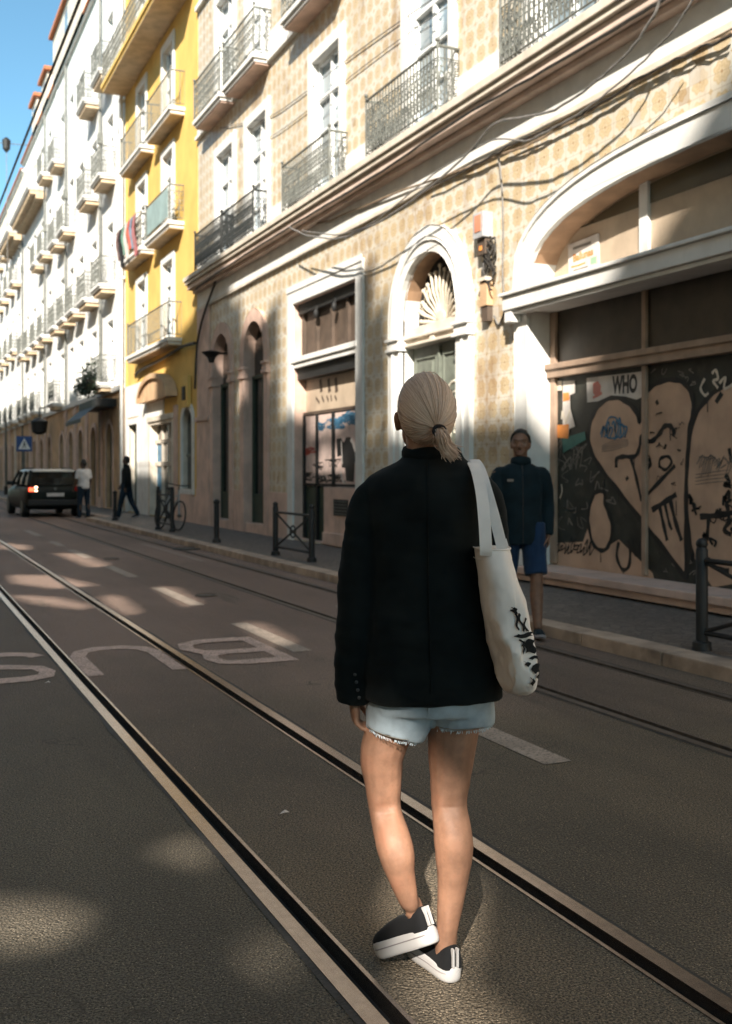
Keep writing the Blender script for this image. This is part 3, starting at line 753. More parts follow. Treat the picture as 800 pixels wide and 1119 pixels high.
u = MB(); u.poly(rect(sy-.27,sy-.15,sz-.14,sz-.06), XG-.0268); u.build('green_mark', mat('pale_green_print', (.35,.52,.36), .6), so)
lg = MB(); lg.box(XF-.22,XF-.001,3.25,11.36,3.45,3.625); lg.box(XF-.18,XF-.001,3.28,11.32,3.40,3.448); lg.box(XF-.26,XF-.001,3.22,11.40,3.627,3.67)
lg.box(XF-.03,XF+.32,3.554,11.046,3.42,3.63)
for y in (11.26,3.34): lg.box(XF-.2,XF-.05,y-.08,y+.08,3.30,3.46)
lg.build('garage_ledge', m_white, T, bevel=.012)
up = MB(); up.box(XG,XG+.04,3.552,11.048,2.72,3.46).build('upper_panel', mat('dark_brown_panel', (.045,.036,.026), .4, .3, 3, .05), T)  # very dark brown panel below the ledge
og = MB().prism([[(y, max(z,4.36)) for y, z in [(11.0,4.36)]+basket(gr-.03,4.62,3.62)+[(3.6,4.36)] if z >= 4.3]], XG-.012, XG-.002); og.build('dark_top_band', mat_glass('olive_band', (.060,.052,.028), .2), lu)  # dark olive band across the top of the lunette panel
f = MB()
for y in (10.99,9.25,7.3,5.35,3.61): w_ = .055 if abs(y-7.3) > 3 else .033; f.box(XG-.05,XG-.001,y-w_,y+w_,.30,2.60); f.box(XG-.05,XG-.001,y-w_,y+w_,2.76,3.42)
f.box(XG-.10,XG-.001,3.554,11.046,2.60,2.76); f.box(XG-.13,XG-.08,3.554,11.046,2.70,2.77); f.build('garage_frame', m_frame2, T, bevel=.01)
sh = MB(); XS = XG
sh.box(XS,XS+.04,3.552,11.048,.26,2.61)
so = sh.build('garage_shutter', mat('dark_shutter', (.024,.026,.021), .6, .5, 3, .1, stain=.7, stain_col=(.085,.072,.055), sscale=(1,1.5,1.5)), T)
sl = MB(); sl.box(XF-.18,XF+.32,3.56,11.04,.121,.28); sl.box(XF-.24,XF-.0,3.4,11.2,.121,.26); sl.box(XF-.28,XF-.2,3.36,11.24,.2,.285); sl.build('garage_step', m_pink, T, bevel=.012)
def zg(zx, zy): return FP(590+zx/3.81, 390+zy/3.81, XS)
def ZP(pts): return [zg(*p) for p in pts]
X1, X2, X3 = XS-.003, XS-.006, XS-.009
h1 = [(612,925),(520,800),(440,700),(330,560),(260,470),(215,390),(205,310),(225,240),(260,190),(310,168),(360,185),(400,225),(418,270),(422,230),(430,180),(450,140),(500,105),(560,95),(605,112),(636,165),(640,230),(625,300),(615,450),(610,600),(610,780)]
gf = MB(); gf.poly(ZP(h1), X1)
h2 = [(640,830),(625,760),(612,600),(616,430),(640,270),(690,185),(750,130),(820,100),(900,80),(1000,90),(1100,130),(1250,240),(1300,420),(1240,620),(1100,800),(900,930),(720,960)]
gf.poly(ZP(h2), X1-.0004)
bean = [(228,565),(205,640),(205,700),(222,775),(255,805),(285,790),(303,720),(290,660),(272,610),(268,562)]
gf.poly(ZP(bean), X1)
gf.poly(ZP([(50,775),(180,770),(205,700),(222,775),(255,805),(330,760),(420,850),(470,900),(480,935),(300,905),(50,870)]), X1+.0012)
gf.build('beige_graffiti_fill', m_fill, so)
gb_ = MB()
def st_(pts, w=.055, x=X2): gb_.strip(ZP(pts), w, x)
st_(h1[0:14], .06); st_(h1[13:25]+[(612,925)], .055, X2-.0006); st_(h2[:8], .055, X2-.0012); st_(h2[7:13], .055, X2)
st_(bean+[bean[0]], .05)
st_([(425,320),(440,345),(470,350),(500,320),(520,290),(545,288),(560,310),(555,330)], .055, X2-.002)
st_([(425,330),(415,385),(395,415),(350,415),(322,425),(320,460)], .05, X2-.0024)
st_([(380,420),(400,490),(425,600)], .045); st_([(425,600),(480,540),(565,452)], .045, X2-.0008)
st_([(500,462),(503,425),(535,415),(550,440),(525,470),(500,455)], .035, X2-.001)
st_([(468,638),(520,605),(570,572)], .06); st_([(500,620),(515,690),(532,765)], .05, X2-.0005); st_([(522,610),(540,690),(552,720)], .04, X2-.0007); st_([(545,595),(565,680),(592,765)], .055, X2-.0009)
st_([(668,665),(740,660),(820,645)], .06); st_([(705,665),(700,730),(690,795)], .05, X2-.0005); st_([(780,610),(790,680),(770,720),(800,740)], .05, X2-.0012)
st_([(330,770),(322,830),(345,885),(372,870),(378,800),(368,765)], .045); st_([(390,760),(398,820),(415,815),(418,770)], .04); st_([(520,370),(528,376)], .05); st_([(485,195),(495,185)], .05); st_([(455,420),(462,445),(450,465)], .05)
st_([(362,500),(368,512)], .05); st_([(735,190),(760,150)], .05); st_([(775,490),(790,520),(770,530),(800,540)], .05); st_([(700,840),(740,880),(790,890)], .05); st_([(790,380),(800,440)], .04)
rnd = random.Random(11)
for i in range(12):
    x0 = 60+i*13; st_([(x0,790+rnd.uniform(-20,20)),(x0+12,760+rnd.uniform(-10,30)),(x0+6,815+rnd.uniform(-15,15)),(x0+25,800+rnd.uniform(-20,20))], .014, X2-.003)
for (x0, y0, l) in ((440,700,60),(330,560,45),(612,600,90),(500,785,40),(255,805,50),(700,160,70),(570,600,60),(545,300,50),(395,415,40),(350,890,30)):
    st_([(x0,y0),(x0+1,y0+l)], .012, X2-.0032)
rn2 = random.Random(31)
for i in range(22):
    x0, y0 = rn2.uniform(640,900), rn2.uniform(560,860); st_([(x0+rn2.uniform(-24,24),y0+rn2.uniform(-24,24)) for _ in range(4)], rn2.choice((.016,.028,.04)), X2-.0035-.0001*i)
for i in range(14):
    x0, y0 = rn2.uniform(450,600), rn2.uniform(170,560); st_([(x0+rn2.uniform(-14,14),y0+rn2.uniform(-14,14)) for _ in range(4)], .009, X2-.006-.0001*i)
gb_.build('black_graffiti_line', m_black, so)
gl = MB()
for i in range(9):
    x0 = 255+i*12; gl.strip(ZP([(x0,300+rnd.uniform(-20,25)),(x0+8,265+rnd.uniform(-15,40)),(x0+14,320+rnd.uniform(-30,20)),(x0+4,335)]), .022, X3)
gl.strip(ZP([(275,300),(290,255),(320,255),(338,300),(325,335),(285,335),(275,300)]), .02, X3-.001)
gl.build('blue_tag', m_blue, so)
gg = MB()
for i in range(18):
    x0 = 655+i*9; gg.strip(ZP([(x0,440+rnd.uniform(-35,30)),(x0+25,430+rnd.uniform(-30,30)),(x0+10,460+rnd.uniform(-20,40))]), .009, X3)
for k in range(4): gg.strip(ZP([(650,490+14*k),(720,480+14*k),(790,470+16*k)]), .007, X3)
for i in range(8): gg.strip(ZP([(60+18*i,420+rnd.uniform(-40,40)),(90+18*i,400+rnd.uniform(-40,60)),(80+18*i,470+rnd.uniform(-30,30))]), .012, X3)
for i in range(5): gg.strip(ZP([(260,370+6*i),(310,350+9*i),(370,345+6*i)]), .006, X3)
for i in range(26):
    x0, y0 = rnd.uniform(60,330), rnd.uniform(360,760); gg.strip(ZP([(x0+rnd.uniform(-22,22),y0+rnd.uniform(-30,30)) for _ in range(5)]), rnd.choice((.008,.012,.018)), X1+.0016)
for i in range(16):
    x0, y0 = rnd.uniform(470,640), rnd.uniform(60,110) if i % 2 else rnd.uniform(820,900); gg.strip(ZP([(x0+rnd.uniform(-18,18),y0+rnd.uniform(-14,14)) for _ in range(4)]), .010, X1+.0016)
gg.build('chalk_scribble', m_grey, so)
gw = MB()
gw.strip(ZP([(690,90),(672,130),(690,160),(705,150)]), .03, X3); gw.strip(ZP([(720,70),(735,55),(745,90),(725,100),(745,130)]), .03, X3-.001); gw.strip(ZP([(750,110),(775,85),(770,130),(800,120),(830,100)]), .03, X3); gw.strip(ZP([(85,590),(95,560),(92,530)]), .02, X3)
gw.build_each('white_tag', m_cream, so)
po = MB(); po.box(X2-.004,X2-.001,*sorted((zg(197,100)[0], zg(438,70)[0])),0,0)
po = MB(); po.poly(ZP([(197,88),(330,72),(432,60),(435,165),(405,178),(360,165),(300,160),(245,185),(200,190)]), X2-.004)
poo = po.build('white_poster', m_white2, so)
y_, z_ = zg(357,118); text_mb('WHO', .27, front_M(y_, z_, X2-.0065, R(-1.5)) @ Matrix.Scale(.62,4,(1,0,0)), bold=.012).build('poster_lettering', m_black, poo)
u = MB(); u.poly(ZP([(225,110),(245,100),(258,120),(255,160),(240,170),(225,150)]), X2-.0068); u.strip(ZP([(225,170),(262,150)]), .03, X2-.007); u.build('red_mark', mat('pinkish_red', (.60,.20,.16), .6), poo)
pl = MB(); pl.poly(ZP([(98,102),(148,98),(150,150),(128,160),(130,215),(150,290),(125,300),(122,345),(62,330),(98,290)]), X2-.004)
plo = pl.build('torn_poster', m_white2, so)
u = MB(); u.poly(ZP([(100,150),(125,148),(128,180),(100,185)]), X2-.007); u.poly(ZP([(60,285),(125,280),(122,340),(60,335)]), X2-.007); u.build_each('orange_patch', m_orange, plo)
u = MB(); u.strip(ZP([(95,260),(98,225)]), .03, X2-.0085); u.strip(ZP([(98,225),(112,275)]), .03, X2-.009); u.strip(ZP([(112,275),(130,220)]), .03, X2-.0095); u.poly(ZP([(50,100),(95,100),(96,140),(50,142)]), X2-.007); u.build('pale_letter', m_cream, plo)
u = MB(); u.poly(ZP([(95,340),(190,310),(195,345),(100,400)]), X2-.0045); u.build('teal_patch', mat('teal_print', (.05,.16,.14), .6), plo)

# ---- things fixed to the tiled house
jb = empty('meter_box', (XF, 12.08, 4.5), 0, 'grey and orange meter box on the tiles between the arched door and the garage', 'meter box')
b = MB(); b.box(XF-.16,XF,11.93,12.20,4.52,4.86); b.build('box_case', mat('grey_box', (.42,.42,.43), .5), jb, bevel=.012)
MB().box(XF-.168,XF-.159,11.98,12.14,4.60,4.82).build('orange_label', mat('faded_orange', (.62,.25,.15), .6), jb)
b = MB(); b.box(XF-.11,XF,11.96,12.17,4.30,4.515); b.build('fuse_holder', m_brown, jb, bevel=.01)
b = MB(); b.box(XF-.12,XF-.1,12.04,12.1,4.36,4.42); b.build('brass_screw', m_orange, jb)
jb2 = empty('junction_box', (XF, 12.02, 3.6), 0, 'small brown junction box hanging in cables below the meter box', 'junction box')
b = MB(); b.box(XF-.10,XF,11.93,12.12,3.62,3.95); b.build('box_case', m_tan, jb2, bevel=.012)
b = MB(); b.box(XF-.13,XF,11.93,12.12,3.95,4.0); b.build('lid', m_cream, jb2); b = MB(); b.box(XF-.08,XF,11.95,12.1,3.42,3.62); b.build('terminal', m_brown, jb2)
kn = MB(); rk = random.Random(4)
for i in range(7):
    y0 = 12.0+rk.uniform(-.16,.06); kn.tube([(XF-.05-.05*rk.random(), y0+.13*math.cos(k*.8+i), 4.18+.16*math.sin(k*.8+i*1.7)+.03*k*(-1)**i) for k in range(9)], .014, 5)
tag(kn.build('cable_tangle', m_cable), 'tangled knot of black cable between the meter box and junction box', 'cable')
def cable(name, pts, r, m, lab, X=XF-.05, wob=.0, sag=0, n=6, extra=None):
    P = [];
    for i in range(len(pts)-1):
        a = Vector((X,)+FP(*pts[i],X)); b_ = Vector((X,)+FP(*pts[i+1],X))
        for k in range(n): P.append(a.lerp(b_,k/n))
    P.append(Vector((X,)+FP(*pts[-1],X)))
    # smooth the bends
    for _ in range(3): P = [P[0]]+[(P[i-1]+P[i]*2+P[i+1])/4 for i in range(1,len(P)-1)]+[P[-1]]
    rr = random.Random(len(pts)); P = [p+Vector((rr.uniform(-1,1)*wob*.3,0,rr.uniform(-1,1)*wob)) for p in P]
    mb = MB(); mb.tube(P, r, 6)
    if extra: extra(mb, P)
    return tag(mb.build(name, m), lab, 'cable', 'cables along the tiled house')
cable('cable', [(545,172),(549,205),(550,260),(549,300),(552,340),(545,357),(540,345)], .013, m_cablegrey, 'grey cable dropping down the tiles to a loop beside the garage arch', XF-.03)
cable('cable', [(330,238),(350,246),(420,215),(500,188),(548,168),(575,160),(610,140),(640,125),(690,93),(735,66),(800,36)], .016, m_cablebrown, 'tan cable following the stone course above the tiles', XF-.07, wob=.012)
cable('cable', [(470,205),(520,180),(560,158),(620,132),(650,118),(700,84),(760,55),(800,38)], .012, m_cable, 'dark cable twisted along the stone course above the garage', XF-.09, wob=.02)
cable('cable', [(316,248),(335,258),(372,262),(420,240),(470,205),(515,165),(540,132),(600,125),(645,95),(690,55),(716,15),(725,-10)], .015, m_cablegrey, 'grey cable sagging from the cornice beside the plain balcony', XF-.46, wob=.008)
cable('cable', [(330,252),(370,258),(405,246),(440,218),(480,185),(540,150),(575,155),(590,148),(640,120),(690,80),(735,35),(760,-5)], .011, m_cablegrey, 'thin grey cable slung under the cornice above the arched door', XF-.44, wob=.006)
cable('cable', [(214,316),(240,296),(300,258),(331,239),(420,186),(500,130),(600,74),(710,9),(740,-10)], .018, m_cable, 'black cable clipped along the edge of the cornice', XF-.42, wob=.006)
cable('cable', [(240,140),(297,128),(335,100),(380,64),(430,28),(480,-6)], .010, m_cablegrey, 'thin wire across the tiles between the upper balconies', XF-.03)
cable('cable', [(262,158),(297,150),(335,122),(380,86),(432,46),(500,0)], .008, m_cablegrey, 'thin lower wire across the tiles between the upper balconies', XF-.03)
cable('cable', [(240,292),(234,312),(222,345),(215,375),(213,425)], .03, m_cable, 'thick black cable hanging down the corner beside the yellow house', XF-.12)
cable('cable', [(213,375),(200,378),(178,392),(152,405),(148,410)], .045, m_cable, 'thick black cable running under the lowest yellow balcony', XF-.10)
# bulkhead lantern on the far arch
ln = empty('wall_lantern', (XF, 24.75, 4.42), 0, 'black wall lantern on a bracket beside the farthest narrow arch of the tiled house', 'lantern')
b = MB(); yb_, zb_ = FP(232,386,XF-.4); b.tube([(XF,yb_+.05,zb_+.02),(XF-.35,yb_,zb_)], .025, 6); b.build('bracket', m_black, ln)
b = MB(); b.tube([(XF-.42,yb_,zb_-.10),(XF-.42,yb_,zb_+.02),(XF-.42,yb_,zb_+.07)], [.10,.24,.05], 10); b.tube([(XF-.42,yb_,zb_-.22),(XF-.42,yb_,zb_-.1)], [.06,.1], 10); b.build('lamp_shade', m_black, ln, smooth=True)
bx = empty('meter_box', (XF, *FP(205,427)), 0, 'small dark meter box on the yellow wall beside the hanging black cable', 'meter box')
y_, z_ = FP(206,428); b = MB(); b.box(XF-.1,XF,y_-.28,y_+.28,z_-.42,z_+.42); b.build('box_case', m_yellowtrim, bx, bevel=.01); MB().box(XF-.14,XF-.1,y_-.05,y_+.2,z_-.22,z_+.14).build('box_door', m_black, bx)

# ================================================================== yellow house
YA, YB, YH = 26.64, 36.0, 19.2
Yh = empty('yellow_house', (XF, 31, 0), 0, 'tall yellow house with white french windows and iron balconies', 'house')
cols = [33.7, 30.0]; cols = [33.4, 29.9]
fl = [5.12, 8.25, 11.32, 14.42]
hs = [rect(y-.6,y+.6,z+.02,z+2.35) for z in fl for y in cols]
dY = rect(31.0,33.0,.13,3.0); arcY = arch_loop(27.15,28.2,.98,2.72,.42); hs += [rect(29.35,32.05,.13,2.85), arcY, rect(34.0,35.4,.13,3.0)]
MB().prism([rect(YA,YB,0,YH)]+hs, XF+.02, XF+.34, back=False, hole_sides=False).build('yellow_wall', m_yellow, Yh)
body_box('side_wall', m_yellow, Yh, YA+.02, YB-.02, YH)
for h_ in hs: MB().reveal(h_, XF+.0205, XF+.34).build('reveal', m_cream, Yh)
b = MB(); b.box(XF-.4,XF+9,YA,YB,YH,YH+.25); b.build('roof', m_roof, Yh)
b = MB()
b.prism([arch_band(27.15,28.2,.98,2.72,.42,.18)], XF-.03, XF+.019); b.box(XF-.05,XF+.1,26.95,28.4,.84,.975)
frame_band(b, 34.0,35.4,.13,3.0,.2,XF-.03,XF+.05)
b.build('window_surround', m_white, Yh)
b = MB(); b.box(XF-.03,XF+.02,YA+.02,27.0,0,.8); b.box(XF-.03,XF+.02,27.0,29.1,0,.84); b.box(XF-.04,XF+.02,28.75,29.1,.84,3.3); b.build_each('stone_base', m_pink, Yh)
w0 = french_window('window', Yh, cols[0], fl[0]+.02, 1.2, 2.33, X=XF+.14, sur=(.2,.03,.019))
for z in fl:
    for y in cols:
        if (z, y) != (fl[0], cols[0]): copy_part(w0, Yh, XF+.14, y, z+.02)
MB().prism([arcY], XF+.14, XF+.17).build('arched_window', m_darkglass, Yh)
b = MB(); b.box(XF+.1,XF+.139,27.152,28.198,1.86,1.93); b.box(XF+.1,XF+.139,27.65,27.70,.98,3.1); b.build('glazing_bar', m_greydoor, Yh)
def balcony(parent, Yc, z, L, D, m_s, m_r, ornate=0, T_=.15, soffit=None):
    s_ = slab_mesh(L, D, T_).build('balcony', m_s, parent, local=True, loc=(.02, Yc-wloc(parent).y, z))
    rail_mesh(L-.1, D-.06, .98, .125, ornate, .010).build('railing', m_r, s_, local=True)
    if soffit: MB().box(-D+.06,0,-L/2+.06,L/2-.06,-T_-.03,-T_-.001).build('soffit', soffit, s_, local=True)
    return s_
balcony(Yh, 31.15, fl[0], 5.6, .42, m_white, m_irongrey, 0, .18, m_soffit)
balcony(Yh, 29.6, fl[1], 3.0, .45, m_white, m_irongrey, 1, .18, m_soffit); balcony(Yh, 33.2, fl[1], 3.0, .45, m_white, m_irongrey, 1, .18, m_soffit)
balcony(Yh, 29.5, fl[2], 3.0, .45, m_white, m_irongrey, 0, .18, m_soffit); balcony(Yh, 33.3, fl[2], 3.2, .45, m_white, m_irongrey, 0, .18, m_soffit)
balcony(Yh, 31.4, fl[3], 9.1, .85, m_yellowtrim, m_irongrey, 1, .22, m_soffit)
b = MB(); b.box(XF-.55,XF+.02,28.1,34.2,fl[1]+.0,fl[1]+.03); 
# green glazed screen tied to the second floor rail
MB().box(-.425,-.415,-1.35,1.2,.12,.9).build('balcony_screen', mat('grey_green_sheet', (.27,.36,.35), .5, .15, 3), Yh, local=True, loc=(0.02, 29.6-31, fl[1]))
# ground floor of the yellow house
b = MB()
for y0, y1, z0, z1 in ((32.32,33.78,.0,4.3),(35.62,35.98,.0,4.3),(30.4,32.32,3.12,4.3),(33.78,35.62,3.24,4.3)): b.box(XF-.012,XF+.019,y0,y1,z0,z1)
b.build_each('pale_facing', m_white, Yh)
b = MB(); b.box(XF+.2,XF+.25,29.36,32.04,.14,2.84); sd = b.build('shop_front', m_darkglass, Yh)
f = MB()
for y in (29.40,30.25,31.15,32.0): f.box(XF+.12,XF+.2,y-.045,y+.045,.14,2.84)
f.box(XF+.12,XF+.2,29.36,32.04,1.62,1.74); f.box(XF+.12,XF+.2,29.36,32.04,2.3,2.4); f.box(XF+.1,XF+.2,29.36,30.2,.14,.8); f.build('door_frame', m_cream, sd)
MB().box(XF+.17,XF+.199,31.2,31.95,.9,2.28).build('blue_poster', mat('blue_poster', (.05,.16,.26), .5, .4, 4), sd); MB().box(XF+.17,XF+.199,29.45,30.2,1.75,2.28).build('brown_blind', m_tan, sd)
f = MB(); frame_band(f, 29.35,32.05,.13,2.85,.24,XF-.04,XF+.03); f.box(XF-.09,XF-.02,29.1,32.3,2.95,3.1); f.build('shop_surround', m_cream, Yh, bevel=.01)
f = MB(); f.prism([[(28.9,3.55)]+[(30.7+1.8*math.cos(math.pi*k/12),3.55+.62*math.sin(math.pi*k/12)) for k in range(13)]], XF-.26, XF-.001); f.prism([[(30.7+1.95*math.cos(math.pi*k/12),3.55+.77*math.sin(math.pi*k/12)) for k in range(13)]+[(30.7+1.8*math.cos(math.pi*k/12),3.55+.62*math.sin(math.pi*k/12)) for k in range(12,-1,-1)]], XF-.34, XF-.0015)
f.build('door_hood', m_tan, Yh)
MB().box(XF+.2,XF+.25,34.01,35.39,.14,2.99).build('green_door', m_green, Yh)
# downpipe at the joint with the white houses
dp = MB(); dp.tube([(XF-.12,36.02,.12),(XF-.12,36.02,19)], .06, 8); dp.box(XF-.2,XF-.02,35.94,36.1,8,8.08); dp.box(XF-.2,XF-.02,35.94,36.1,14,14.08)
tag(dp.build('downpipe', m_white), 'white downpipe at the joint of the yellow and white houses', 'downpipe')
# washing on the second balcony
hues = [((.10,.035,.03),'dark brown towel at the left end of the washing line'),((.012,.012,.014),'black shirt hanging on the yellow house balcony'),((.10,.22,.16),'green cloth hanging on the yellow house balcony'),
        ((.55,.50,.46),'white shirt hanging on the yellow house balcony'),((.50,.07,.03),'bright red shirt hanging on the yellow house balcony'),((.15,.20,.28),'greyish blue trousers hanging on the yellow house balcony'),((.30,.09,.09),'dull pink top at the right end of the washing line')]
rk = random.Random(8)
for i, (c, lab) in enumerate(hues):
    yy = 34.62-.42*i; zt = fl[1]+1.02; L = rk.uniform(.85,1.25); w = .42; b = MB(); n = 6; vs = []; fs = []
    for a in range(n+1):
        for k in range(7):
            u = k/6-.5; prof = 1.15 if (a in (0,1) and i != 5) else .82
            vs.append((XF-.50-.02*math.sin(k*1.9+a)-.03*math.sin(a*.8), yy+u*w*prof, zt-L*a/n))
    for a in range(n):
        for k in range(6): fs.append((a*7+k, a*7+k+1, (a+1)*7+k+1, (a+1)*7+k))
    m_ = len(vs); vs += [(x+.02,y,z) for x,y,z in vs]; fs += [tuple(m_+q for q in reversed(f)) for f in fs]
    b.add(vs, fs); tag(b.build('garment', mat_cloth('garment', c), smooth=True), lab, 'garment', 'washing on the yellow balcony')
ln_ = MB(); ln_.tube([(XF-.49,35.0,fl[1]+1.0),(XF-.49,31.6,fl[1]+1.0)], .012, 5); ln_.tube([(XF-.02,34.95,fl[1]+1.0),(XF-.5,34.95,fl[1]+1.0)], .012, 5); ln_.tube([(XF-.02,31.7,fl[1]+1.0),(XF-.5,31.7,fl[1]+1.0)], .012, 5)
tag(ln_.build('washing_line', m_irongrey), 'thin washing line along the second yellow balcony', 'washing line')

# ================================================================== white houses farther on
def white_house(lab, ya, yb, H, cols, floors, wd=1.1, hh=2.3, base=None, bal=True, skip=(), X=XF, eave=.12, base_h=4.3, roofc=None):
    Hs = empty('white_house', (X, (ya+yb)/2, 0), 0, lab, 'house', 'white houses along the street')
    hs = [rect(y-wd/2,y+wd/2,z,z+hh) for z in floors for y in cols]
    ds = [arch_loop(y-.6,y+.6,.13,2.6,.6) for y in cols]
    MB().prism([rect(ya,yb,base_h,H)]+hs, X+.02, X+.3, back=False).build('white_wall', m_wwall, Hs)
    MB().prism([rect(ya,yb,0,base_h-.002)]+ds, X-.03, X+.28, back=False).build('ground_floor', base or m_tan, Hs)
    MB().box(X-.14,X+.02,ya,yb,base_h-.05,base_h+.12).build('string_course', m_white, Hs)
    b = MB()
    for d_ in ds: b.prism([d_], X+.1, X+.14)
    b.build_each('dark_door', m_green, Hs)
    b = MB()
    for y in cols: b.prism([arch_band(y-.6,y+.6,.12,2.6,.6,.16)], X-.07, X-.028)
    b.build_each('door_surround', m_pink, Hs)
    body_box('side_wall', m_wwall, Hs, ya+.01, yb-.01, H)
    for a, c_ in zip(cols, cols[1:]):
        y = (a+c_)/2; b = MB(); b.box(X-.09,X-.0305,y-.3,y+.3,0,base_h-.06); b.box(X-.13,X-.0305,y-.36,y+.36,0,.5); b.box(X-.13,X-.0305,y-.36,y+.36,base_h-.4,base_h-.2); b.build('pilaster', m_cream if int(y*2) % 2 else m_pink, Hs)
    b = MB(); b.box(X-eave,X+9,ya,yb,H,H+.12); b.build('eave', m_white, Hs)
    b = MB(); b.add([(X-eave-.05,ya,H+.12),(X-eave-.05,yb,H+.12),(X+4,yb,H+2.0),(X+4,ya,H+2.0),(X+9,yb,H+.12),(X+9,ya,H+.12)], [(0,3,2,1),(3,5,4,2),(0,5,3),(1,2,4)]); b.box(X-eave-.08,X-eave+.1,ya,yb,H+.10,H+.2)
    b.build('roof', roofc or m_roof, Hs)
    w0 = None; b0 = None
    for z in floors:
        for y in cols:
            w0 = french_window('window', Hs, y, z, wd, hh, X=X+.14, bars=False, sur=(.16,.02,.019)) if w0 is None else (copy_part(w0, Hs, X+.14, y, z))
            if bal and (round(z,1), y) not in skip:
                if b0 is None:
                    b0 = slab_mesh(wd+.75, .62, .16).build('balcony', m_white, Hs, local=True, loc=(.02, y-wloc(Hs).y, z))
                    rail_mesh(wd+.65, .56, .98, .15, 1, .010).build('railing', m_irongrey, b0, local=True)
                    q = MB(); q.box(-.50,0,-wd/2-.25,wd/2+.25,-.30,-.162); q.build('soffit', m_soffit, b0, local=True)
                else: copy_tree(b0, Hs, (.02, y-wloc(Hs).y, z))
    return Hs
W1 = white_house('white house beside the yellow one with a plant filled balcony over its tan ground floor', 36.06, 52.3, 19.9, [38.6,41.9,45.0,47.6,50.4], [4.6,8.1,12.0,15.7], skip=((12.0,45.0),(15.7,45.0),(4.6,45.0),(4.6,47.6),(15.7,47.6),(4.6,41.9)))
W2 = white_house('white house with a long corbelled upper balcony and square dormer', 52.34, 66.4, 19.9, [54.6,57.6,60.8,64.0], [4.6,8.2,12.3,16.2], skip=((16.2,57.6),(16.2,60.8),(16.2,64.0),(12.3,60.8),(12.3,64.0),(4.6,54.6)))
W3 = white_house('farther white house with a lower eave at the left edge of the picture', 66.44, 86.3, 19.6, [68.7,72.3,76,80,84], [4.6,9.0,13.2,16.2], skip=((16.2,68.7),(16.2,72.3)))
W4 = white_house('farthest white house, cut off at the left edge of the picture', 86.34, 112, 20.5, [89,93,97,101,105,109], [4.6,8.2,12.3,16.2])
def corbel_balcony(parent, ya, yb, z):
    s_ = slab_mesh(yb-ya, .95, .2).build('balcony', m_white, parent, local=True, loc=(.02, (ya+yb)/2-wloc(parent).y, z))
    rail_mesh(yb-ya-.1, .88, 1.0, .16, 1, .012).build('railing', m_cream, s_, local=True)
    q = MB(); n = int((yb-ya)/.55)
    for k in range(n+1):
        y = -(yb-ya)/2+.2+(yb-ya-.4)*k/n; q.box(-.8,0,y-.1,y+.1,-.42,-.202); q.box(-.5,0,y-.1,y+.1,-.62,-.42)
    q.build('corbel', m_soffit, s_, local=True)
corbel_balcony(W2, 56.4, 65.6, 16.2); corbel_balcony(W3, 67.0, 73.6, 16.2)
# dormers over the white houses
for (P_, y0, y1, z0, z1) in ((W1,43.6,52.2,20.0,22.2),(W2,54.2,56.4,20.0,21.4),(W2,58.5,60.5,20.0,21.5)):
    b = MB(); b.box(XF-.2,XF+3,y0,y1,z0,z1); d = b.build('dormer', m_yellowtrim if P_ is W1 and False else m_cream, P_)
    b = MB(); b.box(XF-.38,XF+3.2,y0-.2,y1+.2,z1,z1+.18); b.build('dormer_roof', m_roof, d)
    b = MB(); b.box(XF-.22,XF-.199,(y0+y1)/2-.45,(y0+y1)/2+.45,z0+.7,z1-.3); b.build('dormer_window', m_glass, d)
for (y, z0, z1, P_) in ((40.3,.1,19.8,W1),(49.0,4.4,19.8,W1),(56.2,4.4,19.8,W2),(66.42,.1,19.5,W2)):
    b = MB(); b.tube([(XF-.08,y,z0),(XF-.08,y,z1)], .05, 6); b.box(XF-.16,XF,y-.1,y+.1,z1-6,z1-5.6); b.build('downpipe', m_irongrey, P_)
b = MB(); b.box(XF-1.0,XF-.02,37.4,39.9,4.42,4.58); 
# shop awning box and plants on the first white balcony
bp = MB(); rk = random.Random(21)
for i in range(900):
    a = rk.uniform(-1,1); c_ = Vector((XF-.72+rk.gauss(0,.14), 39.4+a*1.25, 4.55+abs(rk.gauss(0,.38))*(1.0 if a < .3 else .45)+rk.uniform(-.35,.05)))
    d = Vector((rk.uniform(-1,1),rk.uniform(-1,1),rk.uniform(-.4,1))).normalized()*rk.uniform(.08,.17); e = d.orthogonal().normalized()*rk.uniform(.03,.06)
    bp.add([c_, c_+d*.5+e, c_+d, c_+d*.5-e], [(0,1,2,3)])
t_ = empty('potted_plant', (XF-.7, 39.4, 4.6), 0, 'dark bushy plants trailing over the first balcony of the white house', 'plant')
bp.build('foliage', mat('leaves', (.035,.055,.028), .6, .4, 9, 0), t_)
q = MB(); q.box(XF-.86,XF-.6,38.3,40.5,4.5,4.74); q.build('trough', m_brown, t_)
aw = empty('shop_awning', (XF, 39.3, 3.9), 0, 'folded black awning box over the shop under the plant filled balcony', 'awning')
b = MB(); b.box(XF-.75,XF-.03,37.3,41.0,3.72,4.02); b.build('awning_box', m_black, aw, bevel=.03); b = MB(); b.add([(XF-.75,37.4,3.74),(XF-.75,40.9,3.74),(XF-1.25,40.9,3.3),(XF-1.25,37.4,3.3),(XF-1.25,40.9,3.16),(XF-1.25,37.4,3.16)], [(0,1,2,3),(3,2,4,5)]); b.build('awning_cloth', m_black, aw)
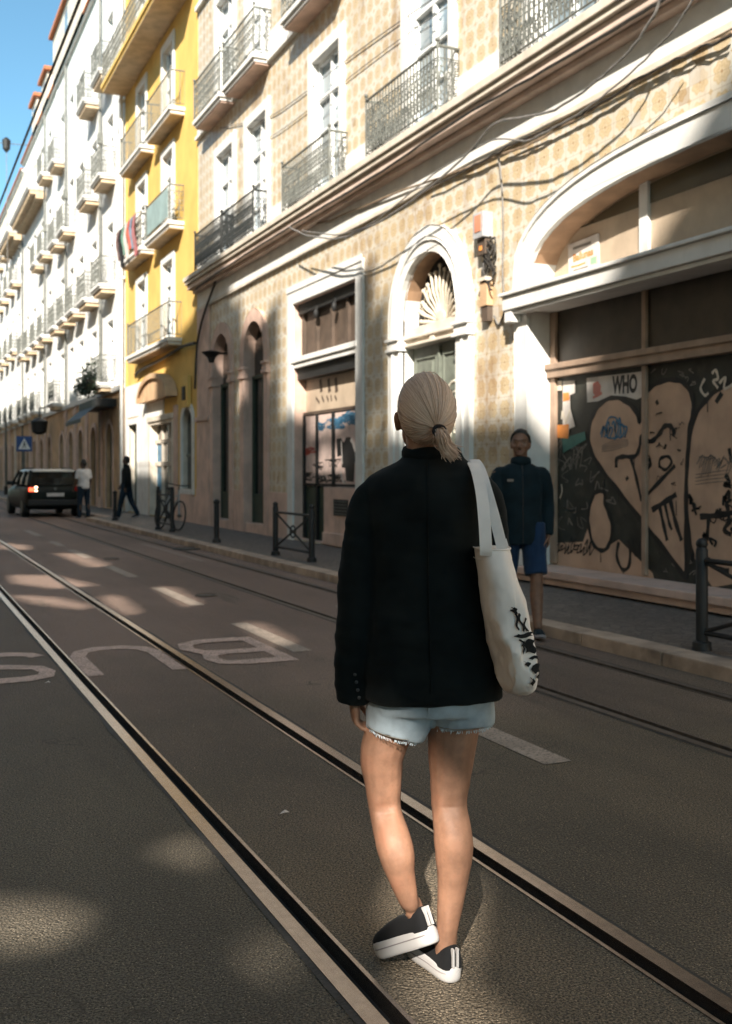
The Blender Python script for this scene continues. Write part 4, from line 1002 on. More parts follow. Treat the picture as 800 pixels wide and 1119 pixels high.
# ================================================================== people
m_skin = mat_skin('skin', (.29,.150,.092)); m_skin2 = mat_skin('skin_tan', (.20,.105,.065)); m_skin3 = mat_skin('skin_brown', (.09,.05,.035))
m_blazer = mat_cloth('black_wool', (.0055,.0075,.0075), .92, 700, .3, .2, .12)
m_denim = mat_cloth('light_denim', (.33,.39,.43), .9, 650, .22, .45); m_jeanst = mat_cloth('stitch_thread', (.20,.17,.13)); m_thread = mat_cloth('white_thread', (.50,.56,.59))
m_canvas = mat_cloth('cotton_canvas', (.74,.675,.625), .9, 600, .07, .3); m_rubber = mat('white_rubber', (.52,.50,.49), .55, .06, 8, .05)
m_shoe = mat_cloth('black_canvas', (.010,.010,.011), .85, 600, .2, .3); m_print = mat_cloth('black_print', (.014,.014,.014)); m_sole = mat('grey_outsole', (.30,.27,.27), .7)
m_hair = mat_hair('blond_hair', (.40,.265,.19), (.68,.49,.37)); m_hairdark = mat('dark_hair', (.012,.009,.007), .5, .5, 40, .4, 200); m_tie = mat_cloth('hair_tie', (.02,.015,.015))
def wrinkle(amp, sc, stretch=(1,1,.5), seed=0):
    def f(v):
        p = Vector((v.x*stretch[0]*sc+seed, v.y*stretch[1]*sc, v.z*stretch[2]*sc))
        return amp*(noise.noise(p)+.5*noise.noise(p*2.1))
    return f
def strip3(mb, pts, wv, w, t):
    pts = [Vector(p) for p in pts]; vs = []
    for i, p in enumerate(pts):
        d = (pts[min(i+1,len(pts)-1)]-pts[max(i-1,0)]).normalized(); a = wv[i] if isinstance(wv, list) else wv
        a = Vector(a); a = (a-d*a.dot(d)).normalized(); n = d.cross(a)
        vs += [p+a*w/2+n*t/2, p-a*w/2+n*t/2, p-a*w/2-n*t/2, p+a*w/2-n*t/2]
    m = len(pts); fs = [(i*4+k,i*4+(k+1)%4,(i+1)*4+(k+1)%4,(i+1)*4+k) for i in range(m-1) for k in range(4)]+[(3,2,1,0),tuple((m-1)*4+k for k in range(4))]
    return mb.add(vs, fs)
def spline(pts, n=6):
    P = [Vector(p) for p in pts]; Q = []
    for i in range(len(P)-1):
        p0 = P[max(i-1,0)]; p1 = P[i]; p2 = P[i+1]; p3 = P[min(i+2,len(P)-1)]
        for k in range(n):
            u = k/n; Q.append(.5*((2*p1)+(-p0+p2)*u+(2*p0-5*p1+4*p2-p3)*u*u+(-p0+3*p1-3*p2+p3)*u**3))
    return Q+[P[-1]]
def limb(mb, pts, radii, n=16, sub=5):
    """tapered limb through joints, radii interpolated"""
    Q = spline(pts, sub); rr = []
    ex = [Vector((r[0] if isinstance(r,tuple) else r, r[1] if isinstance(r,tuple) else r, 0)) for r in radii]
    for v in spline(ex, sub): rr.append((max(.003,v.x), max(.003,v.y)))
    return mb.tube(Q, rr, n)
def hand(mb, W, d, e, n, s=1.0, curl=.5, f=.0085):
    W, d, e, n = Vector(W), Vector(d).normalized(), Vector(e).normalized(), Vector(n).normalized()
    e = (e-d*e.dot(d)).normalized(); n = (n-d*n.dot(d)-e*n.dot(e)).normalized()
    M = Matrix((e, n, d)).transposed()
    mb.ball(W+d*.048*s, (.040*s,.017*s,.058*s), 14, 10, M)
    mb.tube([W-d*.04*s, W+d*.03*s], [(.024*s,.024*s),(.026*s,.022*s)], 12)
    for i, L_ in enumerate((.060,.074,.080,.072)):
        p = W+d*.088*s+e*((i-1.5)*.0205*s)-n*.002*s; q = [W+d*.05*s+e*((i-1.5)*.016*s), p]; a = .15
        sp = e*((i-1.5)*.05)
        for k in range(3):
            a += curl*(.9 if k == 0 else 1.0); dd = (d*math.cos(a)+n*math.sin(a)+sp).normalized(); p = p+dd*L_*s*(.44,.32,.26)[k]; q.append(p)
        r = f*s*(.86 if i == 0 else 1); mb.tube(q, [r*1.15,r*1.1,r*1.0,r*.95,r*.75], 9); mb.ball(q[-1], r*.78, 8, 6)
    b = W+d*.022*s+e*.026*s; q = [b, b+(d*.55+e*.75+n*.3)*.035*s, b+(d*1.0+e*.75+n*.55)*.058*s, b+(d*1.45+e*.6+n*.8)*.070*s]
    mb.tube(q, [.0125*s,.0115*s,.010*s,.007*s], 9); mb.ball(q[-1], .0074*s, 8, 6)
def shoe(parent, org, u, w, m_up, m_so, Ls=.265, th=.046, stripe=None):
    """low canvas shoe: org = heel bottom, u = toe direction, w = up"""
    u = Vector(u).normalized(); w = Vector(w); w = (w-u*w.dot(u)).normalized(); v = w.cross(u)
    M = Matrix.Translation(org) @ Matrix((v, u, w)).transposed().to_4x4()
    WD = [.014,.030,.0345,.0355,.036,.038,.0415,.0455,.047,.0455,.040,.029,.010]
    def wid(t):
        x = t*12; i = min(11, int(x)); f = x-i; return WD[i]*(1-f)+WD[i+1]*f
    b = MB(); vs = []; M_ = 30
    ts = [.5-.5*math.cos(math.pi*i/(M_-1)) for i in range(M_)]; ts = [.35*q+.65*i/(M_-1) for i, q in enumerate(ts)]
    def ring_(k, zz):
        c0 = Vector((0, Ls*.5, zz)); pts = [Vector((wid(t), t*Ls, zz)) for t in ts]+[Vector((-wid(t), t*Ls, zz)) for t in reversed(ts)]
        for _ in range(2): pts = [(pts[i-1]+pts[i]*2+pts[(i+1)%len(pts)])/4 for i in range(len(pts))]
        return [c0+Vector(((p.x)*k, (p.y-c0.y)*(1+(k-1)*.35), 0)) for p in pts]
    levels = [(.88,.0),(.97,.004),(1.02,.012),(1.035,th*.5),(1.02,th-.010),(.98,th-.002),(.92,th+.001)]
    for k, z in levels:
        rg = ring_(k, z)
        vs += [p+Vector((0,0,.016*max(0,(p.y/Ls-.72)/.28)**2*(1 if z < .02 else .6))) for p in rg]     # toe spring
    n = 2*M_; fs = [(i*n+k,i*n+(k+1)%n,(i+1)*n+(k+1)%n,(i+1)*n+k) for i in range(len(levels)-1) for k in range(n)]+[tuple(range(n-1,-1,-1)), tuple((len(levels)-1)*n+k for k in range(n))]
    b.add(vs, fs); b.xf(M)
    c = MB(); secs = [(.0,.018,.040),(.004,.026,.055),(.014,.031,.062),(.03,.034,.062),(.055,.0335,.054),(.085,.034,.056),(.11,.036,.058),(.15,.040,.052),(.19,.041,.042),(.22,.036,.033),(.24,.027,.024),(.252,.014,.014)]
    vs = []; n = 18
    for (t, hw, hh) in secs:
        for k in range(n):
            a = math.pi*k/(n-1); vs.append((hw*math.copysign(abs(math.cos(a))**.7,math.cos(a)), t+.006, th-.006+hh*abs(math.sin(a))**.8))
    fs = [(i*n+k,i*n+k+1,(i+1)*n+k+1,(i+1)*n+k) for i in range(len(secs)-1) for k in range(n-1)]+[tuple(range(n-1,-1,-1)),tuple((len(secs)-1)*n+k for k in range(n))]
    c.add(vs, fs); c.xf(M)
    up = c.build('shoe', m_up, parent, local=True, smooth=True)
    b.build('sole', m_so, up, local=True, smooth=50)
    q = MB(); [q.box(x_-.0028,x_+.0028,-.001,.010,th+.002,th+.053) for x_ in (-.007,.007)]
    if stripe:
        q.xf(M); q.build_each('heel_stripe', stripe, up, local=True)
        q = MB(); q.tube([M @ Vector((wid(t)*1.035*s_, t*Ls, th*.62)) for s_ in (1,) for t in ts[2:-2]], .0018, 4); q.tube([M @ Vector((-wid(t)*1.035, t*Ls, th*.62)) for t in ts[2:-2]], .0018, 4); q.build('foxing_line', m_sole, up, local=True)
    return up
# ------------------------------------------------------------------ the woman
S0, XR0 = 3.023, .184
def WP(px, py, y=0.0):
    s = S0+y; return Vector(((px-400)/FPX*s-XR0, y, CAMH+(516-py)/FPX*s))
wroot = (XR0*CS+S0*SN, -XR0*SN+S0*CS, 0)
hl = WP(478,1030,-.09); to = WP(417,1048,.078); uL = (to-hl).normalized(); wL = Vector((-.15,.2,1)); wL = (wL-uL*wL.dot(uL)).normalized()
hr = Vector((WP(498,1070,-.085).x, -.085, 0.001)); uR = Vector((-.42,.86,0)).normalized()
ankL = hl+uL*.050+wL*.112; footL = hl+uL*.058+wL*.055; ankR = hr+uR*.05+Vector((0,0,.125)); footR = hr+uR*.055+Vector((0,0,.055))
for a_, b_ in ((ankL, uL.cross(wL)), (ankR, uR.cross(Vector((0,0,1))))): pass
sk = MB()
limb(sk, [WP(440,745),WP(433,778,.01),WP(418,822,.015),WP(419,858,.02),WP(421,885,.02),WP(432,928,-.035),WP(439,958,-.045),WP(447,984,-.042),ankL,footL], [.062,.068,.0655,.054,.0475,.0515,.039,.0285,.0265,.028])
limb(sk, [WP(497,745),WP(497,778,.0),WP(494,815,.0),WP(492,852,.0),WP(491,880,-.005),WP(496,925,-.03),WP(494,970,-.035),ankR,footR], [.075,.077,.070,.059,.0515,.0555,.042,.031,.032])
sk.ball(WP(423,888,.065), (.030,.022,.034)); sk.ball(WP(490,880,.045), (.032,.022,.034))        # kneecaps
limb(sk, [hl+uL*.03+wL*.075, hl+uL*.10+wL*.07, hl+uL*.19+wL*.06], [.027,.025,.016]); limb(sk, [hr+uR*.03+Vector((0,0,.075)), hr+uR*.10+Vector((0,0,.07)), hr+uR*.19+Vector((0,0,.058))], [.027,.025,.016])
for A_, u_, w_ in ((ankL,uL,wL),(ankR,uR,Vector((0,0,1)))):
    v_ = u_.cross(w_)
    for s_ in (-1,1): sk.ball(A_+v_*.026*s_-w_*.018, .011, 10, 8)
sk.loft([(WP(470,y_)[0],0,WP(470,y_)[2],w_,d_) for y_, w_, d_ in ((768,.085,.07),(740,.15,.10),(690,.14,.10),(640,.125,.09),(580,.135,.10),(530,.155,.095),(508,.10,.07),(497,.06,.055))], 22)
limb(sk, [WP(463,520,0),WP(464,495,.01),WP(464,470,.02),WP(464,455,.03)], [(.07,.06),(.055,.055),(.052,.055),(.05,.055)])
HC = WP(464,449,.0); HC.y = .01
sk.ball(HC, (.075,.094,.105), 22, 16); sk.ball(HC+Vector((-.012,.045,-.062)), (.052,.055,.055), 18, 12)
sk.ball(HC+Vector((-.02,.108,-.032)), (.012,.018,.022)); sk.ball(HC+Vector((-.02,.094,-.072)), (.024,.012,.011)); sk.ball(HC+Vector((-.018,.09,.015)), (.055,.018,.014))
for s_ in (-1,1):
    sk.ball(HC+Vector((.077*s_,.002,-.03)), (.010,.018,.030), 10, 8); sk.ball(HC+Vector((.083*s_,-.010,-.022)), (.007,.010,.02), 10, 8)
limb(sk, [WP(420,550),WP(398,600),WP(392,650,-.01),WP(389,710,.0),WP(386,758,.01)], [.045,.042,.036,.031,.023])
hand(sk, WP(386,757,.012), (.10,.10,-1), (-.1,1,.1), (1,.25,0), .92, .62)
limb(sk, [WP(512,550),WP(536,600,.03),WP(541,650,.05),WP(535,690,.15),WP(515,705,.25)], [.045,.042,.036,.031,.023])
hand(sk, WP(515,705,.25), (-.9,.5,-.1), (0,.2,1), (-.3,-.9,0), .92, .5)
def flesh(v):                                            # calf, hamstring tendons, crease behind the knee, ankle hollows
    g = lambda p, r, a, st=(1,1,1): a*math.exp(-(((v.x-p.x)/st[0])**2+((v.y-p.y)/st[1])**2+((v.z-p.z)/st[2])**2)/(r*r))
    if v.z > .72: return 0
    d = 0
    for K, C_, A_ in ((WP(421,884,.02),WP(434,928,-.05),ankL),(WP(491,878,-.005),WP(497,922,-.06),ankR)):
        d += g(C_+Vector((.022,-.02,.01)), .030, .0065, (1,1.6,1.9))+g(C_+Vector((-.022,-.02,.02)), .030, .0055, (1,1.6,1.9))-g(C_+Vector((0,-.03,-.035)), .014, .002, (.6,2,3))
        d += g(K+Vector((.027,-.042,.015)), .013, .005, (1,2,3.2))+g(K+Vector((-.027,-.042,.015)), .013, .005, (1,2,3.2))-g(K+Vector((0,-.05,.0)), .020, .0045, (1,2,1.2))
        d -= g(K+Vector((0,-.05,.004)), .010, .0022, (3.2,3,.35)); d += g(K+Vector((0,-.05,-.05)), .02, .002, (1,2,1.5))
        d -= g(A_+Vector((.020,-.018,.03)), .014, .0035, (.8,1.5,2.5))+g(A_+Vector((-.020,-.018,.03)), .014, .0035, (.8,1.5,2.5)); d += g(A_+Vector((0,-.028,.03)), .010, .003, (.8,2,4))
    return d+.0012*noise.noise(v*26)
wm = remesh_mb(sk, .0046, 6, flesh).build('person', m_skin, None, local=True, smooth=180)
wm.location = wroot; wm.rotation_euler = (0,0,-PSI)
tag(wm, 'blond woman seen from behind in a black blazer and denim shorts walking beside the rail', 'person')
# eyes of the turned away face, kept simple
for s_ in (-1,1):
    b = MB(); b.ball(HC+Vector((-.016+.03*s_,.092,.0)), (.011,.008,.007), 10, 8); b.build('eye', m_frame, wm, local=True, smooth=True)
# blazer
jk = MB()
def sec(py, l, r, y, ry): a, b = WP(l,py,y), WP(r,py,y); return ((a.x+b.x)/2, y, a.z, (b.x-a.x)/2, ry)
jk.loft([sec(762,400,549,.0,.150),sec(745,399,548,.0,.152),sec(700,401,543,.0,.148),sec(650,404,537,.0,.140),sec(600,403,534,.0,.136),sec(560,398,535,.0,.132),sec(535,396,535,.0,.120),sec(522,401,532,.0,.105),sec(510,419,521,.005,.083),sec(502,436,508,.01,.07),sec(488,446,501,.010,.058)], 36, 2.3)
limb(jk, [WP(420,538,.0),WP(404,552,.0),WP(394.5,600,-.005),WP(391,655,-.01),WP(388,715,.0),WP(386,767,.01)], [(.05,.055),(.058,.062),(.061,.063),(.058,.060),(.054,.056),(.046,.052)], 18)
limb(jk, [WP(512,534,.0),WP(526,548,.0),WP(536,600,.02),WP(538,650,.05),WP(532,690,.15),WP(518,704,.235)], [(.052,.055),(.060,.062),(.058,.06),(.056,.058),(.05,.052),(.045,.048)], 18)
wa = wrinkle(.009, 7, (1,1,.4)); wb2 = wrinkle(.005, 20, (.5,.5,1.2), 5)
jm = remesh_mb(jk, .0075, 8, lambda v: wa(v)+wb2(v)*(1 if v.z < 1.3 else .4))
bz = jm.build('blazer', m_blazer, wm, local=True, smooth=180)
cl = MB(); 
cpts = [WP(466,495.5,.005)+Vector((.062*math.cos(a),.060*math.sin(a),.012*math.sin(a))) for a in [2*math.pi*k/28 for k in range(28)]]
cl.tube(cpts, [(.020,.010)]*28, 10, closed=True); cl.build('collar', m_blazer, bz, local=True, smooth=True)
sm = MB(); strip3(sm, spline([WP(468,505,-.085),WP(468,540,-.123),WP(469,600,-.140),WP(470,680,-.148),WP(472,758,-.155)], 6), Vector((1,0,0)), .004, .006); sm.build('back_seam', m_blazer, bz, local=True)
for k in range(4):
    b = MB(); p = WP(388+1.5*k, 737+8.5*k, -.052); b.ball(p, (.0052,.003,.0052), 10, 6); b.build('cuff_button', mat('dark_button', (.03,.03,.029), .45) if k == 0 else bpy.data.materials['dark_button'], bz, local=True)
# shorts
sh_ = MB()
sh_.loft([sec(776,408,535,.0,.122),sec(760,402,541,.0,.132),sec(740,404,538,.0,.13)], 30, 2.3)
limb(sh_, [WP(440,750,.0),WP(436,780,.0),WP(431,803,-.005)], [(.092,.10),(.088,.102),(.076,.094)], 22)
limb(sh_, [WP(500,750,.0),WP(503,778,.0),WP(505,795,-.005)], [(.092,.10),(.094,.104),(.088,.098)], 22)
ws2 = wrinkle(.004, 22, (1,1,.6), 3)
so2 = remesh_mb(sh_, .0055, 6, ws2).build('denim_shorts', m_denim, wm, local=True, smooth=180)
fr = MB(); rk = random.Random(3)
for (cx, cy_, rx, ry, t0, t1) in ((431,801,.071,.090,.02,-.018),(505,791,.083,.094,0,0)):
    c = WP(cx, cy_, -.005)
    for k in range(150):
        a = rk.uniform(0,2*math.pi); p = c+Vector((rx*math.cos(a), ry*math.sin(a), (-.017*math.cos(a) if t0 else .003*math.cos(a))+.002))
        fr.tube([p, p+Vector((rk.uniform(-.004,.004), rk.uniform(-.004,.004), -rk.uniform(.003,.010)))], .0009, 3)
for (cx, cy_, rx, ry, t0) in ((431,797.5,.0775,.0955,1),(505,788,.0885,.0985,0)):
    c = WP(cx, cy_, -.005); hm = MB(); hm.tube([c+Vector((rx*math.cos(a), ry*math.sin(a), (-.017*math.cos(a) if t0 else .003*math.cos(a)))) for a in [2*math.pi*k/60 for k in range(60)]], .0011, 4, closed=True); hm.build('hem_stitch', m_jeanst, so2, local=True)
fr.build('frayed_hem', m_thread, so2, local=True)
sm = MB(); strip3(sm, spline([WP(470,762,-.137),WP(469,775,-.134),WP(468,787,-.112)],5), Vector((1,0,0)), .006, .004); sm.build('seat_seam', m_denim, so2, local=True)
# shoes
shoe(wm, hl, to-hl, wL, m_shoe, m_rubber, .265, .046, m_rubber)
shoe(wm, hr, uR, (0,0,1), m_shoe, m_rubber, .265, .044, m_rubber)
# hair: swept back to a low tie
def EL(dv, k=1.0): return HC+Vector((dv.x*.0895*k, dv.y*.108*k, dv.z*.1125*k))
tie = WP(480,471,-.102)
td = Vector(((tie.x-HC.x)/.0895,(tie.y-HC.y)/.108,(tie.z-HC.z)/.1125)).normalized()
upv = (Vector((0,0,1))-td*td.z).normalized(); sdv = td.cross(upv)
def lim(ph):
    c = math.cos(ph); return R(92)+(R(44)*c if c > 0 else R(50)*c)
cap = MB(); vs = []; fs = []; NP_, NT_ = 40, 16
for i in range(NT_+1):
    for k in range(NP_):
        ph = 2*math.pi*k/NP_; th = lim(ph)*i/NT_; dv = td*math.cos(th)+(upv*math.cos(ph)+sdv*math.sin(ph))*math.sin(th); vs.append(EL(dv, .965 if i < NT_ else .90))
for i in range(NT_):
    for k in range(NP_): fs.append((i*NP_+k,i*NP_+(k+1)%NP_,(i+1)*NP_+(k+1)%NP_,(i+1)*NP_+k))
cap.add(vs, fs); hair = cap.build('hair', m_hair, wm, local=True, smooth=True)
def strand_build(name, strands, parent, colr):
    mb = MB(); cols_ = []
    for (pts, r, c) in strands:
        n0 = len(mb.v); mb.tube(pts, r, 4, caps=False); cols_ += [c]*(len(mb.v)-n0)
    o = mb.build(name, m_hair, parent, local=True, smooth=180)
    at = o.data.color_attributes.new('strand', 'FLOAT_COLOR', 'POINT')
    for i, c in enumerate(cols_): at.data[i].color = (c,c,c,1)
    return o
at = hair.data.color_attributes.new('strand', 'FLOAT_COLOR', 'POINT')
for d_ in at.data: d_.color = (.12,.12,.12,1)
rk = random.Random(9); strands = []
for i in range(3200):
    ph = rk.uniform(0,2*math.pi); th0 = lim(ph)*rk.uniform(.35,1.0)**.6; lift = 1+rk.gauss(0,.006)+(rk.random()**2*.05 if i % 40 == 0 else 0); wv = rk.gauss(0,.07); pts = []; m = 11
    clump = noise.noise(Vector((math.cos(ph)*3,math.sin(ph)*3,0)))
    for k in range(m):
        u = k/(m-1); th = th0*(1-u)+.10*u; p2 = ph+wv*math.sin(u*2.6)+.06*clump*math.sin(u*3)
        dv = td*math.cos(th)+(upv*math.cos(p2)+sdv*math.sin(p2))*math.sin(th)
        bulge = 1+.020*math.sin(math.pi*min(1,th/R(90)))+.005*clump*math.sin(math.pi*u)
        pts.append(EL(dv, lift*bulge*(.985 if k > 1 else (.93,.97)[k])))
    c = min(1,max(0,.5+.20*clump+rk.gauss(0,.24))); strands.append((pts, [.0010+.0005*math.sin(math.pi*k/(m-1)) for k in range(m)], c))
strand_build('hair_strand', strands, hair, 0)
strands = []
for i in range(420):
    o_ = Vector((rk.gauss(0,.0075),rk.gauss(0,.006),rk.gauss(0,.007))); ln2 = rk.uniform(.7,1.15)
    path = [tie+o_*.5, tie+Vector((.008,-.014,-.014))+o_, WP(486,486,-.104)+o_*1.1, WP(484+11*ln2,484+13*ln2,-.110)+o_*.9+Vector((rk.gauss(0,.008),0,rk.gauss(0,.006)))]
    strands.append((spline(path,4), [.0011]*12+[.0005], min(1,max(0,rk.gauss(.72,.25)))))
for i in range(60):                                             # loose wisps over the collar at the left
    a = EL((td*.8-upv*.5-sdv*rk.uniform(-.5,.5)).normalized(), 1.0)
    strands.append((spline([a, a.lerp(tie,.4)+Vector((0,-.01,-.012*rk.random())), tie+Vector((rk.gauss(0,.004),-.006,rk.gauss(0,.004)))],4), [.0012]*9, rk.random()))
strand_build('ponytail', strands, hair, 0)
b = MB(); b.tube([tie+Vector((.016*math.cos(a),-.006+.012*math.sin(a)*.3,.014*math.sin(a))) for a in [2*math.pi*k/16 for k in range(16)]], .0055, 6, closed=True); b.build('hair_tie', m_tie, hair, local=True)

# tote bag: on her shoulder but a thing of its own
tb = empty('tote_bag', wroot, -PSI, 'off white canvas tote bag with black print hanging from the woman\'s right shoulder', 'bag')
tm2 = MB()
tl = [(754,556,577,.02,.05),(748,549,581.5,.02,.09),(735,544,583,.01,.115),(715,539,583,.0,.125),(690,533,579.5,.0,.13),(665,528.5,574,.0,.13),(640,525,567,.0,.128),(620,521.5,561,.0,.122),(605,519.5,557,.0,.112),(598,519,555.5,.0,.105)]
secs = [sec(py,l,r,y-.12,ry) for (py,l,r,y,ry) in tl]
Q = spline([Vector((s_[0],s_[2],s_[3])) for s_ in secs], 10); ry_ = spline([Vector((s_[4],0,0)) for s_ in secs], 10)
tm2.loft([(q.x,-.12,q.y,q.z,r.x) for q, r in zip(Q, ry_)], 96, 2.5)
def tw(v):
    a = noise.noise(Vector((v.x*16+v.z*3, v.y*9, v.z*4+4))); b_ = noise.noise(Vector((v.x*10-v.z*7+3, v.y*7, v.z*8)))
    return .012*(.45-abs(a)*1.6)+.010*(.4-abs(b_)*1.5)
tw2 = wrinkle(.0035, 30, (1.2,1,.7), 2)
tm2.v = [tuple(Vector(v)+(Vector((v[0]-WP(550,680).x,0,0)).normalized()+Vector((0,-.8 if v[1] < -.12 else .8,0)))*(tw(Vector(v))+tw2(Vector(v)))*min(1,(1.22-v[2])*4)) for v in tm2.v]
bagm = tm2.build('bag_body', m_canvas, tb, local=True, smooth=180)
b = MB(); top_ = [(WP(519,598,-.12).x+WP(555.5,598,-.12).x)/2, WP(519,598,-.12).z]
rxh = (WP(555.5,598,-.12).x-WP(519,598,-.12).x)/2
for dz in (-.0,-.028):
    b.tube([(top_[0]+(rxh+.0022)*math.copysign(abs(math.cos(a))**.8,math.cos(a)), -.12+.1065*math.copysign(abs(math.sin(a))**.8,math.sin(a)), top_[1]+dz) for a in [2*math.pi*k/40 for k in range(40)]], .0024 if dz == 0 else .0012, 5, closed=True)
b.build('rim_hem', m_canvas, bagm, local=True, smooth=True)
sr_ = MB(); strip3(sr_, spline([WP(531,607,-.2235),WP(531,597,-.226),WP(529.5,570,-.205),WP(526.5,540,-.165),WP(522,518,-.105),WP(518,508,-.05),WP(515,505,.0),WP(516,508,.05),WP(520,520,.09),WP(532,560,.05),WP(538,600,-.015)],6), Vector((1,-.25,0)), .032, .004); sr_.build('strap', m_canvas, tb, local=True, smooth=30)
sr_ = MB(); strip3(sr_, spline([WP(549,606,-.196),WP(548.5,598,-.199),WP(545.5,585,-.19),WP(539,560,-.165),WP(531,532,-.125),WP(526,516,-.075),WP(521,506.5,-.04),WP(518,503,.0),WP(520,506,.04),WP(530,530,.07),WP(545,580,.0),WP(551,600,-.05)],6), Vector((1,-.35,0)), .029, .004); sr_.build('strap', m_canvas, tb, local=True, smooth=30)
# print wrapped on the outer edge of the bag
def edge_of(z):
    best = min(zip(Q, ry_), key=lambda t: abs(t[0].y-z)); return best[0].x, best[0].z, best[1].x
pr = MB(); rk = random.Random(6)
def on_bag(a, py):                        # a = angle round the bag, 0 at the right edge, negative towards the viewer
    z = WP(560,py,-.1).z; cx, rx, ry = edge_of(z); c, s_ = math.cos(a), math.sin(a)
    v = Vector((cx+(rx+.001)*math.copysign(abs(c)**(2/2.5),c), -.12+(ry+.001)*math.copysign(abs(s_)**(2/2.5),s_), z))
    k = (tw(v)+tw2(v))*min(1,(1.22-v.z)*4); return v+(Vector((v.x-WP(550,680).x,0,0)).normalized()+Vector((0,-.8 if v.y < -.12 else .8,0)))*k+Vector((c/rx,s_/ry,0)).normalized()*.005
def patch(a0, a1, p0, p1, n=8, m=4, wob=.05):
    vs = []; ph = rk.random()*6
    for i in range(n+1):
        for j in range(m+1):
            u, w_ = i/n, j/m; vs.append(on_bag(a0+(a1-a0)*w_+wob*math.sin(u*7+ph), p0+(p1-p0)*u+1.2*math.sin(w_*5+ph)))
    pr.add(vs, [(i*(m+1)+j, i*(m+1)+j+1, (i+1)*(m+1)+j+1, (i+1)*(m+1)+j) for i in range(n) for j in range(m)])
for (a0, a1, p0, p1) in ((-.95,-.80,656,661),(-.80,-.70,659,679),(-.62,-.50,663,681),(-.45,-.35,668,682),(-.95,-.15,683,687),(-.80,-.55,690,697),(-.55,-.10,690,704),(-.75,-.62,696,704),(-.40,.0,708,711),(-.72,-.50,713,717),(-.50,-.05,716,725),(-.30,.05,726,731),(-.62,-.45,730,738)): patch(-1.55+(a0+.95)*.72, -1.55+(a1+.95)*.72, p0, p1)
pr.build('print', m_print, bagm, local=True)

